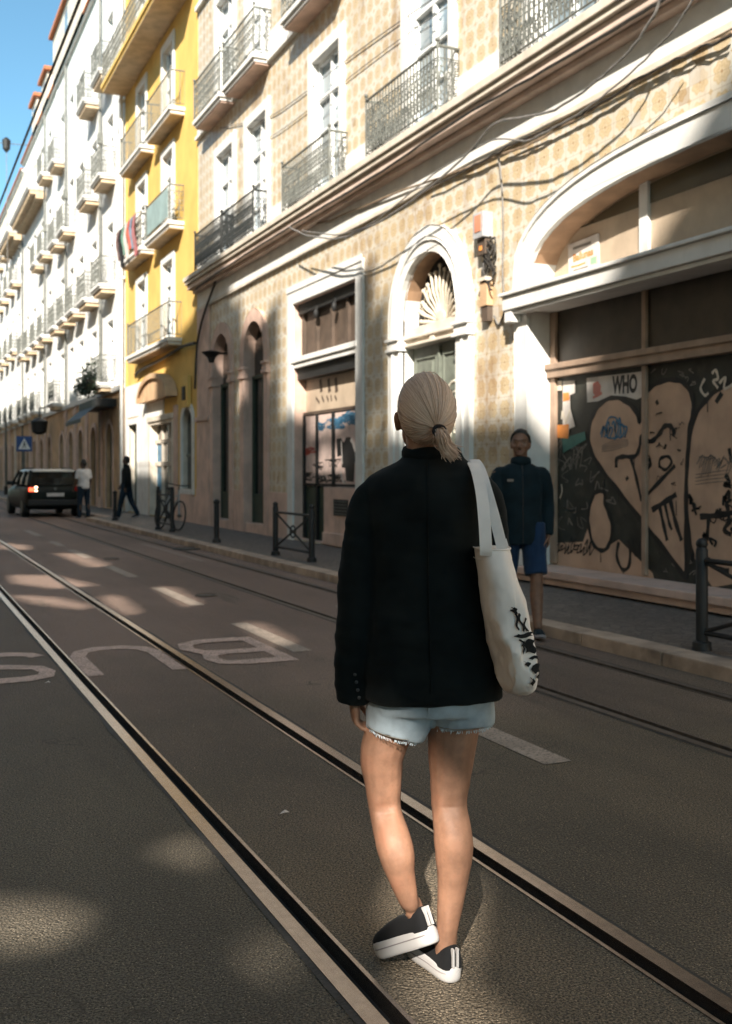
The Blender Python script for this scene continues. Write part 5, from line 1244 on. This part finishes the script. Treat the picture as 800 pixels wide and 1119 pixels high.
# ------------------------------------------------------------------ men in the street
def human(label, H, loc, rz, thigh, knee, arm, elbow, top, bottom, mskin, mhair, mshoe, voxel=.008, turn=0.0, collar=None, build_=1.0, seed=1, splay=.022):
    """faces +y in its own frame; angles in degrees, forward positive; (left, right)"""
    hipz = .515*H; pts = {}
    for i, s_ in ((0,-1),(1,1)):
        hp = Vector((s_*.055*H*build_,0,hipz)); a = R(thigh[i]); kn = hp+Vector((s_*.01*H,math.sin(a)*.245*H,-math.cos(a)*.245*H)); a2 = a-R(knee[i]); an = kn+Vector((0,math.sin(a2)*.235*H,-math.cos(a2)*.235*H)); pts[i] = (hp,kn,an,a2)
    zmin = min(pts[i][2].z for i in (0,1))-.045*H
    dz = Vector((0,0,-zmin)); U = lambda v: v+dz
    sk = MB(); cz = lambda z: Vector((0,0,z*H))+dz
    T_ = Matrix.Rotation(turn, 3, 'Z'); hd = lambda x,y,z: T_ @ Vector((x*H,y*H,0))+cz(z)
    MT = T_
    sk.ball(hd(0,.004,.936), (.043*H,.053*H,.060*H), 20, 14, MT); sk.ball(hd(0,.020,.906), (.035*H,.036*H,.038*H), 16, 10, MT)
    sk.tube([hd(0,.052,.936),hd(0,.060,.922),hd(0,.066,.913)], [.006*H,.009*H,.0105*H], 8); sk.ball(hd(0,.062,.913), (.0115*H,.008*H,.007*H), 10, 8)
    sk.ball(hd(0,.050,.949), (.030*H,.010*H,.006*H), 12, 8, MT); sk.ball(hd(0,.050,.883), (.016*H,.010*H,.010*H), 10, 8, MT)
    for s_ in (-1,1):
        sk.ball(hd(.0445*s_,.0,.926), (.006*H,.012*H,.018*H), 10, 8, MT); sk.ball(hd(.026*s_,.042,.920), (.013*H,.012*H,.012*H), 10, 8, MT)
    limb(sk, [cz(.80),cz(.845),hd(0,.005,.875),hd(0,.006,.91)], [.045*H,.034*H,.033*H,.033*H])
    sk.loft([(0,0,cz(z).z,w*H*build_,d*H*build_) for z,w,d in ((.47,.08,.06),(.53,.09,.065),(.62,.078,.058),(.72,.09,.062),(.79,.088,.05),(.83,.04,.035))], 20)
    tp = MB(); bt = MB(); kind_t, mt, tl = top; kind_b, mb_ = bottom
    tp.loft([(0,0,cz(z).z,w*H*build_,d*H*build_) for z,w,d in ((tl,.098,.075),(tl+.03,.100,.078),(.62,.096,.074),(.72,.104,.074),(.785,.108,.064),(.815,.094,.052),(.838,.052,.044))], 26, 2.3)
    sh = MB()
    for i, s_ in ((0,-1),(1,1)):
        hp, kn, an, a2 = (U(p) if isinstance(p, Vector) else p for p in pts[i])
        fd = Vector((0,math.cos(a2*.5),math.sin(a2*.5)))
        limb(sk, [hp, hp.lerp(kn,.5), kn, kn.lerp(an,.35)+Vector((0,-.012*H,0)), an], [.048*H,.043*H,.031*H,.032*H,.020*H]); sk.ball(an+Vector((0,.02*H,-.03*H)), (.02*H,.03*H,.018*H))
        if kind_b == 'trousers': limb(bt, [hp+Vector((0,0,.03*H)), hp.lerp(kn,.4), kn, kn.lerp(an,.5), an+Vector((0,0,-.012*H))], [(.062*H,.066*H),(.054*H,.058*H),(.042*H,.044*H),(.037*H,.040*H),(.034*H,.038*H)])
        else: limb(bt, [hp+Vector((0,0,.03*H)), hp.lerp(kn,.4), hp.lerp(kn,.9)], [(.062*H,.066*H),(.056*H,.062*H),(.052*H,.058*H)])
        a = R(arm[i]); sp = Vector((s_*.108*H*build_,0,0))+cz(.795); el = sp+Vector((s_*splay*H,math.sin(a)*.165*H,-math.cos(a)*.165*H)); a3 = a+R(elbow[i]); wr = el+Vector((-s_*.004*H,math.sin(a3)*.145*H,-math.cos(a3)*.145*H))
        limb(sk, [sp, sp.lerp(el,.5), el, el.lerp(wr,.4), wr], [.028*H,.026*H,.021*H,.021*H,.014*H])
        d = (wr-el).normalized(); hand(sk, wr, d, Vector((0,1,0)), Vector((-s_,0,0)), H/1.8, .42)
        if kind_t == 'tee': limb(tp, [sp+Vector((-s_*.03*H,0,.005*H)), sp, sp.lerp(el,.75)], [(.040*H,.042*H),(.040*H,.042*H),(.035*H,.038*H)])
        else: limb(tp, [sp+Vector((-s_*.03*H,0,-.01*H)), sp+Vector((-s_*.008*H,0,-.012*H)), sp.lerp(el,.5), el, el.lerp(wr,.5), wr], [(.030*H,.036*H),(.036*H,.040*H),(.036*H,.040*H),(.033*H,.036*H),(.031*H,.032*H),(.026*H,.028*H)])
        pts[i] = (hp,kn,an,a2)
    bt.loft([(0,0,cz(z).z,w*H*build_,d*H*build_) for z,w,d in ((.475,.075,.066),(.51,.094,.072),(.56,.092,.068))], 24, 2.3)
    p = remesh_mb(sk, voxel, 5).build('person', mskin, None, local=True, smooth=180); p.location = loc; p.rotation_euler = (0,0,rz); tag(p, label, 'person')
    w1_ = wrinkle(.006, 9, (1,1,.6), seed)
    t_ = remesh_mb(tp, voxel*1.15, 5, w1_).build({'jacket':'jacket','tee':'t_shirt'}[kind_t], mt, p, local=True, smooth=180)
    remesh_mb(bt, voxel*1.15, 5, wrinkle(.005, 10, (1,1,1), seed+3)).build(kind_b, mb_, p, local=True, smooth=180)
    if collar:
        b = MB(); b.tube([cz(.845)+Vector((.041*H*math.cos(a),.043*H*math.sin(a)+.004*H,.006*H*math.sin(a))) for a in [2*math.pi*k/20 for k in range(20)]], [(.022*H,.010*H)]*20, 8, closed=True); b.build('collar', collar, t_, local=True, smooth=True)
        b = MB(); b.tube([cz(z)+Vector((0,y*H,0)) for z, y in ((.835,.048),(.80,.060),(.75,.073),(.66,.078),(tl+.01,.080))], .006, 6); b.build('zip', m_black, t_, local=True)
        b = MB(); b.box(.045*H,.075*H,.069*H,.071*H,.0,.012*H); b.xf(Matrix.Translation(cz(.75))); b.build('chest_mark', m_grey, t_, local=True)
    for i in (0,1):
        hp, kn, an, a2 = pts[i]; tdv = Vector((.0,1,math.tan(min(.6,max(-.6,a2*.6)))))
        shoe(p, an+Vector((0,-.030*H,-.045*H)), tdv, (0,0,1), mshoe, m_sole if mshoe is not m_rubber else m_rubber, .155*H, .016*H)
    b = MB(); vs = []; fs = []
    tdh = Vector((0,-.55,.83)).normalized(); uh = (Vector((0,1,0))-tdh*tdh.y).normalized(); sh_v = tdh.cross(uh)
    rk = random.Random(seed)
    for i in range(10):
        for k in range(28):
            ph = 2*math.pi*k/28; lm = R(92)+R(-24)*math.cos(ph); th = lm*i/9; dv = tdh*math.cos(th)+(uh*math.cos(ph)+sh_v*math.sin(ph))*math.sin(th); kk = (1.13+.06*rk.random()) if i < 9 else .98
            vs.append(T_ @ Vector((dv.x*.044*H*kk,dv.y*.054*H*kk+.004*H,dv.z*.061*H*kk))+cz(.938))
    for i in range(9):
        for k in range(28): fs.append((i*28+k,i*28+(k+1)%28,(i+1)*28+(k+1)%28,(i+1)*28+k))
    b.add(vs, fs); b.build('hair', mhair, p, local=True, smooth=True)
    for s_ in (-1,1):
        b = MB(); b.ball(hd(.0185*s_,.0485,.937), (.0050*H,.003*H,.0026*H), 10, 8, MT); b.build('eye', m_black, p, local=True, smooth=True)
        b = MB(); b.tube([hd(.007*s_,.0585,.949),hd(.018*s_,.058,.953),hd(.031*s_,.050,.949)], .0015*H, 6); b.build('eyebrow', mhair, p, local=True)
    b = MB(); b.tube([hd(-.015,.0555,.8955),hd(0,.0600,.8945),hd(.015,.0555,.8955)], [.0016*H,.0034*H,.0016*H], 6); b.build('mouth', mat('lip_'+str(seed), (.22,.08,.06), .5), p, local=True)
    return p
m_teal = mat_cloth('dark_teal_nylon', (.006,.015,.020), .8, 400, .25, .1, .15); m_bluesh = mat_cloth('blue_shorts', (.008,.028,.070), .8); m_tee = mat_cloth('white_jersey', (.66,.62,.60)); m_jean = mat_cloth('dark_jean', (.016,.028,.042)); m_blk = mat_cloth('black_cloth', (.012,.014,.014))
human('man in dark teal jacket and blue shorts stepping off the kerb behind the tote', 1.80, (5.02,7.86,0), R(180)-R(24), (14,-10), (4,16), (-8,12), (22,30), ('jacket',m_teal,.445), ('shorts',m_bluesh), m_skin2, m_hairdark, m_teal, .0075, R(-14), m_teal, 1.04, 2)
human('man in a white t-shirt and dark jeans standing behind the car', 1.80, (5.42,33.5,0), R(30), (4,-3), (2,4), (10,-6), (20,30), ('tee',m_tee,.50), ('trousers',m_jean), m_skin3, m_hairdark, m_blk, .012, R(12), None, 1.05, 5)
human('man in dark clothes walking on the pavement before the yellow house', 1.80, (6.22,30.9,KZ), R(60), (16,-14), (6,14), (-12,16), (14,20), ('jacket',m_blk,.50), ('trousers',m_jean), m_skin3, m_hairdark, m_blk, .012, 0, m_blk, 1.0, 8)
# white printing on the t-shirt is a red smudge
# ================================================================== street furniture
def bollard(x, y, lab, h=.82, r=.05):
    t = empty('bollard', (x,y,KZ), 0, lab, 'bollard')
    b = MB(); b.tube([(x,y,KZ),(x,y,KZ+h-.1)], r, 12); b.build('post', m_black, t, smooth=True)
    b = MB(); b.tube([(x,y,KZ+h-.1),(x,y,KZ+h-.07),(x,y,KZ+h-.03),(x,y,KZ+h)], [r*.8,r*1.25,r*1.2,r*.3], 12); b.build('cap', m_black, t, smooth=True)
    b = MB(); b.tube([(x,y,KZ),(x,y,KZ+.05),(x,y,KZ+.09)], [r*1.7,r*1.6,r], 12); b.build('foot', m_black, t, smooth=True)
bollard(5.58, 19.3, 'thin black bollard standing alone on the kerb before the narrow arched doors')
bollard(5.60, 29.4, 'thin black bollard on the kerb beside the man in dark clothes'); 
def barrier(xa, ya, xb, yb, lab, h=.95, group='iron pedestrian barriers along the kerb'):
    t = empty('street_barrier', ((xa+xb)/2,(ya+yb)/2,KZ), 0, lab, 'barrier', group)
    for (x, y) in ((xa,ya),(xb,yb)):
        b = MB(); b.tube([(x,y,KZ),(x,y,KZ+.06),(x,y,KZ+.07),(x,y,KZ+h-.03),(x,y,KZ+h)], [.075,.07,.046,.046,.03], 10); b.ball((x,y,KZ+h+.015),.045,10,6); b.build('post', m_black, t, smooth=True)
    P = lambda u, z: Vector((xa+(xb-xa)*u, ya+(yb-ya)*u, KZ+z))
    b = MB(); b.tube([P(0,h*.86),P(1,h*.86)], .020, 8); b.build('top_rail', m_black, t); b = MB(); b.tube([P(0,h*.17),P(1,h*.17)], .020, 8); b.build('bottom_rail', m_black, t)
    b = MB(); b.tube([P(0,h*.17),P(1,h*.86)], .016, 8); b.build('cross_bar', m_black, t); b = MB(); b.tube([P(0,h*.86),P(.497,h*.52)], .016, 8); b.tube([P(.503,h*.51),P(1,h*.17)], .016, 8); b.build('cross_bar', m_black, t)
    b = MB(); b.tube([P(.5+.07*math.cos(k*math.pi/8),h*.515+.09*math.sin(k*math.pi/8)) for k in range(16)], .014, 6, closed=True); b.build('ring', m_black, t)
barrier(5.60,16.0,5.66,14.55,'black cross braced barrier on the pavement left of the woman', .80)
barrier(5.52,6.15,5.54,4.5,'black cross braced barrier at the right edge before the graffiti garage', .78)
barrier(5.60,24.2,5.66,23.1,'black barrier with a bicycle leaning on it before the yellow house')
# bicycle
def bicycle(x, y, rz, lab):
    t = empty('bicycle', (x,y,KZ), rz, lab, 'bicycle')
    t.rotation_euler = (0, R(6), rz)
    bz = lambda b, n, m: b.build(n, m, t, local=True)
    for yy in (-.52,.52):
        b = MB(); b.tube([(0,yy+.33*math.cos(k*math.pi/14),.34+.33*math.sin(k*math.pi/14)) for k in range(28)], .020, 6, closed=True); wq = bz(b,'wheel',m_black)
        b = MB()
        for k in range(12): b.tube([(0,yy,.34),(0,yy+.32*math.cos(k*math.pi/6),.34+.32*math.sin(k*math.pi/6))], .003, 3)
        b.tube([(-.05,yy,.34),(.05,yy,.34)], .025, 8); b.build('spokes', m_irongrey, wq, local=True)
    b = MB(); fr = [(-.40,.84),(-.47,.70)]
    for p, q in (((0,.10,.34),(0,.16,.82)),((0,.10,.34),(0,-.40,.74)),((0,.15,.74),(0,-.39,.80)),((0,.52,.34),(0,.10,.34)),((0,.52,.34),(0,.15,.74)),((0,-.36,.92),(0,-.52,.34))): b.tube([p,q], .018, 7)
    bz(b,'frame',mat('bicycle_paint',(.35,.36,.35),.4,.1,8))
    b = MB(); b.tube([(0,-.36,.92),(0,-.37,1.02)], .014, 6); b.tube([(-.28,-.30,1.06),(-.1,-.38,1.03),(.1,-.38,1.03),(.28,-.30,1.06)], .013, 6); bz(b,'handlebar',m_black)
    b = MB(); b.tube([(0,.16,.82),(0,.17,.93)], .014, 6); b.loft([(0,.19,.93,.05,.12),(0,.19,.96,.075,.14),(0,.19,.985,.06,.125)], 12); bz(b,'saddle',m_black)
    b = MB(); b.tube([(-.03,.1,.34),(.03,.1,.34)], .09, 12); b.tube([(-.09,.1,.2),(-.04,.1,.34)], .012, 5); b.tube([(.09,.1,.48),(.04,.1,.34)], .012, 5); b.box(-.14,-.05,.06,.14,.19,.21); b.box(.05,.14,.06,.14,.47,.49); bz(b,'crank',m_black)
bicycle(5.82, 24.1, R(10), 'grey bicycle with a black saddle leaning on the barrier by the yellow house')
# crossing sign, posts
def crossing_sign(x, y, z):
    t = empty('crossing_sign', (x,y,KZ), 0, 'square blue pedestrian crossing sign on a thin pole above the car', 'road sign')
    b = MB(); b.tube([(x,y+.04,KZ),(x,y+.04,z+.35)], .035, 8); b.build('pole', m_irongrey, t)
    b = MB(); b.box(x-.34,x+.34,y-.02,y,z-.34,z+.34); p = b.build('sign_board', mat('sign_blue',(.012,.055,.20),.4,.08), t, bevel=.01)
    b = MB(); b.add([(x-.26,y-.024,z-.24),(x+.26,y-.024,z-.24),(x,y-.024,z+.26)], [(0,1,2)]); w_ = b.build('white_triangle', m_frame, p)
    b = MB(); b.ball((x,y-.027,z+.08),(.035,.004,.04),8,6)
    for a in (((0,.04),(-.01,-.06)),((-.01,-.06),(-.08,-.19)),((-.01,-.06),(.07,-.19)),((0,.02),(.08,-.05)),((0,.02),(-.07,-.05))): b.tube([(x+a[0][0],y-.028,z+a[0][1]),(x+a[1][0],y-.028,z+a[1][1])], .018, 5)
    b.build('walking_figure', m_black, w_)
s_ = 47.0; t_ = (26.5-400)/FPX; sx, sy = s_*(SN+t_*CS), s_*(CS-t_*SN); crossing_sign(sx, sy, CAMH+(516-485)/FPX*s_)
s_ = 52.0; t_ = (43-400)/FPX; hx, hy = s_*(SN+t_*CS), s_*(CS-t_*SN); hz = CAMH+(516-466)/FPX*s_
t = empty('hanging_lantern', (XF, hy, 4.2), 0, 'round black hanging lantern on a bracket over the far pavement', 'lantern')
b = MB(); b.tube([(XF-.02,hy,hz+1.0),(hx,hy,hz+.9),(hx,hy,hz+.45)], .04, 6); b.build('bracket', m_black, t)
b = MB(); b.tube([(hx,hy,hz-.4),(hx,hy,hz-.3),(hx,hy,hz+.25),(hx,hy,hz+.45)], [.16,.34,.42,.1], 12); b.build('lamp_body', m_black, t, smooth=True)
for (px, sdist, h, lab) in ((6.5,62,4.5,'tall thin grey pole at the far left edge of the pavement'),):
    t_ = (px-400)/FPX; x, y = sdist*(SN+t_*CS), sdist*(CS-t_*SN); t = empty('pole', (x,y,KZ), 0, lab, 'pole')
    b = MB(); b.tube([(x,y,KZ),(x,y,KZ+h)], .06, 8); b.build('shaft', m_irongrey, t); b = MB(); b.tube([(x,y,KZ),(x,y,KZ+.5)], .11, 8); b.build('base', m_iron, t)
# overhead tram wire with its insulator and span wire
def wpt(px, py, s): t_ = (px-400)/FPX; return Vector((s*(SN+t_*CS), s*(CS-t_*SN), CAMH+(516-py)/FPX*s))
Zw = 7.6; Xw = (Zw-CAMH)*CS*(205/516)/1.0
Xw = 2.24
b = MB(); b.tube([(Xw,yy,Zw+.05*math.sin(yy*.12)) for yy in range(-10,120,4)], .022, 5)
tag(b.build('tram_wire', m_cable), 'black overhead tram wire crossing the blue sky', 'wire')
q = wpt(7, 157, 60.0); t = empty('span_wire', q, 0, 'thin span wire with a dark insulator in the sky at the left edge', 'wire')
b = MB(); b.tube([q+Vector((-9,0,.1)), q, Vector((XF,q.y+.4,q.z+.2))], .022, 5); b.build('wire', m_cablegrey, t)
b = MB(); b.tube([q+Vector((0,0,-.5)), q+Vector((0,0,-.3)), q+Vector((0,0,.2)), q+Vector((0,0,.35))], [.05,.2,.24,.08], 8); b.build('insulator', m_black, t)
b = MB(); b.tube([q+Vector((0,0,-.5)), q+Vector((.05,-.1,-7.0))], .018, 5); b.build('dropper', m_cablegrey, t)

# ================================================================== the car
def car(x, y):
    t = empty('parked_car', (x,y,0), 0, 'dark green estate car with a roof coloured pale by sky light and lit tail lamp stopped at the kerb', 'car')
    t.rotation_euler.z = R(3.5)
    W = .90; paint = mat('dark_car_paint', (.006,.009,.007), .4, .1, 3, 0, spec=.18); roofm = mat('roof_sky_sheen', (.42,.41,.38), .3, .05, 3, 0)  # roof colour carries the reflected sky and sun
    # side outline stations along y (0 = rear bumper): (y, z_bottom, z_belt, half width)
    b = MB(); n = 20
    sec = [(0.0,.42,.78,.70),(.03,.34,.96,.80),(.10,.28,1.02,.86),(.5,.22,1.04,.90),(1.4,.20,1.04,.91),(2.6,.20,1.03,.91),(3.2,.20,1.01,.90),(3.7,.22,.95,.88),(4.15,.28,.85,.82),(4.32,.40,.72,.68)]
    vs = []; 
    for (yy, z0, z1, w) in sec:
        zc, hz_ = (z0+z1)/2, (z1-z0)/2
        for k in range(n):
            a = 2*math.pi*(k+.5)/n; c, s = math.cos(a), math.sin(a); p = 4.5
            vs.append((x+w*math.copysign(abs(c)**(2/p),c), y+yy, zc+hz_*math.copysign(abs(s)**(2/p),s)))
    fs = [(i*n+k,(i+1)*n+k,(i+1)*n+(k+1)%n,i*n+(k+1)%n) for i in range(len(sec)-1) for k in range(n)]
    fs += [tuple(range(n)), tuple((len(sec)-1)*n+k for k in range(n-1,-1,-1))]
    b.add(vs, fs); body = b.build('body', paint, t, smooth=50)
    b = MB()                                                     # cabin
    cab = [(1.02,.06,.82,3.05,.84),(1.25,.20,.76,2.70,.79),(1.44,.36,.68,2.35,.72),(1.50,.50,.62,2.15,.66)]
    def ring(z, ya, wa, yb, wb): return [(x-wa,y+ya,z),(x+wa,y+ya,z),(x+wb,y+yb,z),(x-wb,y+yb,z)]
    R_ = [ring(*c) for c in cab]; vs = [p for r in R_ for p in r]
    fs = [(i*4+k,i*4+(k+1)%4,(i+1)*4+(k+1)%4,(i+1)*4+k) for i in range(2) for k in range(4)]
    b.add(vs, fs); cabin = b.build('cabin_glass', mat_glass('car_glass', (.008,.011,.012), .08, spec=.3), t)
    b = MB(); rb = [ring(1.44,.30,.70,2.40,.73), ring(1.485,.33,.69,2.35,.71), ring(1.53,.55,.58,2.05,.60)]; vs = [p for r in rb for p in r]
    fs = [(3,2,1,0)]+[(i*4+k,i*4+(k+1)%4,(i+1)*4+(k+1)%4,(i+1)*4+k) for i in range(2) for k in range(4)]+[(8,9,10,11)]
    b.add(vs, fs); b.build('roof', roofm, t, bevel=.03, smooth=60)
    b = MB()                                                     # pillars
    def pil(y0, y1, w0, w1, th=.045):
        for s_ in (-1,1): b.tube([(x+s_*w0,y+y0,1.01),(x+s_*w1,y+y1,1.46)], th, 6)
    pil(.07,.36,.82,.69,.06); pil(1.0,1.12,.845,.71); pil(1.95,1.95,.845,.72); pil(3.02,2.36,.835,.72,.05); b.build_each('pillar', paint, t)
    for s_ in (-1,1):
        b = MB(); b.tube([(x+s_*.60,y+.5,1.56),(x+s_*.60,y+2.0,1.56)], .018, 6); b.build('roof_rail', m_black, t)
        for yy in (.78,3.42):
            cx = x+s_*.80
            b = MB(); b.tube([(cx+s_*a,y+yy,.32) for a in (-.11,-.09,.09,.11)], [.25,.32,.32,.28], 22); wq = b.build('wheel', m_black, t, smooth=True)
            b = MB(); b.tube([(cx+s_*.09,y+yy,.32),(cx+s_*.115,y+yy,.32)], .20, 18); b.build('rim', m_irongrey, wq)
        b = MB(); b.box(x+s_*.72-.13,x+s_*.72+.13,y+.015,y+.12,.80,.98); b.build('tail_lamp_housing', mat('red_lens', (.30,.012,.008), .15, .05), t, bevel=.02)
        b = MB(); b.box(x+s_*.95-.11,x+s_*.95+.11,y+2.75,y+2.85,1.0,1.14); b.build('wing_mirror', m_black, t, bevel=.03)
    em = NT('lit_lamp'); em.b.inputs['Base Color'].default_value = (.8,.3,.1,1); em.b.inputs['Emission Color'].default_value = (1,.62,.36,1); em.b.inputs['Emission Strength'].default_value = 3.0
    er = NT('lit_red'); er.b.inputs['Base Color'].default_value = (.5,.03,.02,1); er.b.inputs['Emission Color'].default_value = (1,.10,.04,1); er.b.inputs['Emission Strength'].default_value = 1.4
    b = MB(); b.box(x-.82,x-.66,y+.005,y+.03,.82,.94); b.build('brake_lamp', er.m, t); b = MB(); b.box(x-.64,x-.56,y+.005,y+.03,.92,.98); b.box(x-.64,x-.56,y+.005,y+.03,.82,.87); b.build('reversing_lamp', em.m, t)
    b = MB(); b.box(x-.27,x+.27,y-.02,y+.005,.66,.77); b.build('number_plate', m_white2, t)
    b = MB(); b.box(x-.84,x+.84,y-.06,y+.10,.36,.56); b.build('bumper', m_black, t, bevel=.04)
    b = MB(); b.tube([(x,y+.02,.90),(x,y-.0,.90)], .05, 12); b.build('badge', m_irongrey, t)
    for s_ in (-1,1):
        for yy in (1.0,1.98):
            b = MB(); b.box(x+s_*.905-.01,x+s_*.905+.01,y+yy+.08,y+yy+.26,.86,.89); b.build('door_handle', m_black, t)
car(4.72, 34.6)

# ================================================================== house fronts across the street, unseen: skyline and holes shaped for sun and shade
XO = -4.5
L = Vector((1.0, 1.54, -1.2))
def opp(Y, z, X=XF): k = (X-XO); return (Y-k*L.y, z-k*L.z)        # point on the opposite front that shades (X, Y, z)
prof = [(-60,-3),(-25,-2),(4.6,0.0),(4.61,3),(5.2,6.8),(6.4,6.6),(7.62,5.1),(8.04,4.75),(8.85,4.1),(9.2,3.35),(9.8,2.95),(10.35,2.2),(12.6,2.15),(12.61,2.0),(15.05,2.0),(15.15,4.4),(15.6,4.0),(15.7,4.9),(16.05,4.9),(16.1,2.9),(17.0,2.7),(17.1,2.5),(18.7,2.5),(18.8,3.0),(19.3,2.6),(20.2,2.6),(20.35,5.0),(21.0,4.85),(21.1,4.5),(22.8,4.6),(22.9,5.3),(23.6,5.5),(23.7,6.1),(26.2,6.4),(26.9,5.6),(29.0,5.2),(30.2,4.5),(30.6,1.4),(35.8,1.5),(36.2,4.3),(38,4.2),(38.1,2.6),(39,2.6),(39.1,4.4),(46,4.6),(46.2,5.2),(48,5.2),(48.1,4.5),(60,4.6),(75,4.8),(130,5)]  # skyline worked back from the wanted shade edge, cut low for bounce light
P = [opp(y,z) for y,z in prof]
sun_holes = []  # added holes, worked back from the sun patches wanted on wall and road
def gap(Y, z, w, h, X=XF): 
    y, q = opp(Y, z, X); sun_holes.append([(y-w/2,q-h/2),(y+w/2,q-h/2),(y+w/2,q+h/2),(y-w/2,q+h/2)])
gap(15.55,2.5,.3,.9); gap(17.6,1.9,1.6,.28); gap(20.6,3.6,.35,.35); gap(24.6,4.4,.5,.35); gap(22.9,3.2,.3,.5)
def ggap(*pix):                                                 # a sunlit patch of this outline on the road
    sun_holes.append([opp(Y, 0, X) for X, Y in (GP(*p) for p in pix)])
ggap((8,650),(60,653),(100,662),(95,666),(40,660)); ggap((10,628),(60,629),(105,640),(60,643),(15,637)); ggap((112,650),(132,653),(152,669),(142,673),(118,660))
ggap((-25,984),(60,990),(95,1003),(90,1022),(40,1036),(-25,1036)); ggap((165,925),(200,918),(235,932),(232,946),(200,940)); ggap((258,1030),(285,1032),(318,1052),(312,1068),(280,1050))
ggap((170,641),(190,642),(218,660),(205,663)); ggap((262,680),(285,682),(320,702),(305,706)); ggap((60,604),(90,606),(120,618),(100,620)); ggap((0,593),(30,596),(34,601),(0,600))
# added holes that put sun on the woman's legs and feet
y_, q_ = opp(2.80, .26, 1.44); sun_holes.append([(y_+a*.25,q_+b*.23) for a, b in ((-1,-1),(1,-1),(1,1),(-1,1))])
y_, q_ = opp(2.52, -.05, 1.42); sun_holes.append([(y_+.02+a*.30,q_-.04+b*.10) for a, b in ((-1,-1),(1,-1),(1,1),(-1,1))])
cuts = [(-21,-12.6),(-12.6,-8.0),(-8.0,13.2),(13.2,44),(44,112)]
def top_at(y):
    if y <= P[0][0]: return P[0][1]
    for (a, b_) in zip(P, P[1:]):
        if a[0] <= y <= b_[0]:
            return a[1]+(b_[1]-a[1])*((y-a[0])/max(1e-6,b_[0]-a[0]))
    return P[-1][1]
olab = ['unseen pale house across the street, far behind the camera','unseen narrow pale house across the street, behind the camera','unseen pale house across the street with holes added to let sun through','unseen long pale house across the street from the yellow house','unseen farther pale houses across the street']
for (a, b_), lab in zip(cuts, olab):
    t = empty('unseen_opposite_house', (XO, (a+b_)/2, 0), 0, lab, 'house', 'unseen houses across the street')
    pts = [(a,0),(b_,0),(b_,top_at(b_-1e-3))]+[p for p in reversed(P) if a+1e-3 < p[0] < b_-1e-3]+[(a,top_at(a+1e-3))]
    hl = [q for q in sun_holes if a < min(p[0] for p in q) and max(p[0] for p in q) < b_]
    MB().prism([pts]+hl, XO, XO-.25, shift=(-.25*L.y, .25*1.2)).build('unseen_front_wall', m_opp, t)
    f = MB(); y = a+1.6; k = 0
    while y < b_-1.2:
        for z in (1.2,4.8,8.0,11.2):
            if all(y+.75 < min(p[0] for p in q) or y-.75 > max(p[0] for p in q) or z+2.1 < min(p[1] for p in q) or z-.3 > max(p[1] for p in q) for q in sun_holes): f.box(XO+.01,XO+.04,y-.5,y+.5,z,z+1.8)
        y += 2.7
    f.build('window', m_darkglass, t)
    MB().box(XO,XO+.12,a,b_,4.1,4.25).build('string_course', m_white, t)

# ================================================================== light, sky, camera
sun = bpy.data.lights.new('sun', 'SUN'); sun.energy = 4.0; sun.angle = R(.8); sun.color = (1,.92,.81)
so_ = bpy.data.objects.new('sun', sun); COL.objects.link(so_); so_.rotation_euler = L.to_track_quat('-Z','Y').to_euler(); so_.location = (-20,-30,30)
world = bpy.data.worlds.new('World'); scene.world = world; world.use_nodes = True
wt = world.node_tree; bg = wt.nodes['Background']; sky = wt.nodes.new('ShaderNodeTexSky'); sky.sky_type = 'NISHITA'; sky.sun_disc = False
sd = -L.normalized(); sky.sun_elevation = math.asin(sd.z); sky.sun_rotation = math.atan2(sd.x, sd.y)
sky.air_density = .75; sky.dust_density = .4; sky.ozone_density = 2.2
tint = wt.nodes.new('ShaderNodeMix'); tint.data_type = 'RGBA'; tint.blend_type = 'MULTIPLY'; tint.inputs[0].default_value = 1; tint.inputs[7].default_value = (.66,.88,.76,1)   # the film's cool-green response to blue sky
wt.links.new(sky.outputs[0], tint.inputs[6]); wt.links.new(tint.outputs[2], bg.inputs[0]); bg.inputs[1].default_value = .10
cam = bpy.data.cameras.new('camera'); cam.sensor_fit = 'HORIZONTAL'; cam.sensor_width = 36; cam.lens = 36*FPX/800; cam.shift_y = -(559.5-516)/800
cam.clip_start = .1; cam.clip_end = 2000
cam.dof.use_dof = True; cam.dof.focus_distance = 3.05; cam.dof.aperture_fstop = 7.0
co = bpy.data.objects.new('camera', cam); COL.objects.link(co); co.location = (0,0,CAMH); co.rotation_euler = (R(90),0,-PSI); scene.camera = co
vs_ = scene.view_settings; scene.display_settings.display_device = 'sRGB'; vs_.view_transform = 'Standard'; vs_.look = 'None'; vs_.exposure = 1.6; vs_.gamma = 1; vs_.use_curve_mapping = False
scene.cycles.max_bounces = 8; scene.cycles.diffuse_bounces = 4; scene.cycles.glossy_bounces = 3; scene.cycles.transmission_bounces = 2; scene.cycles.caustics_reflective = False; scene.cycles.caustics_refractive = False
scene.cycles.use_denoising = True; scene.cycles.sample_clamp_indirect = 8
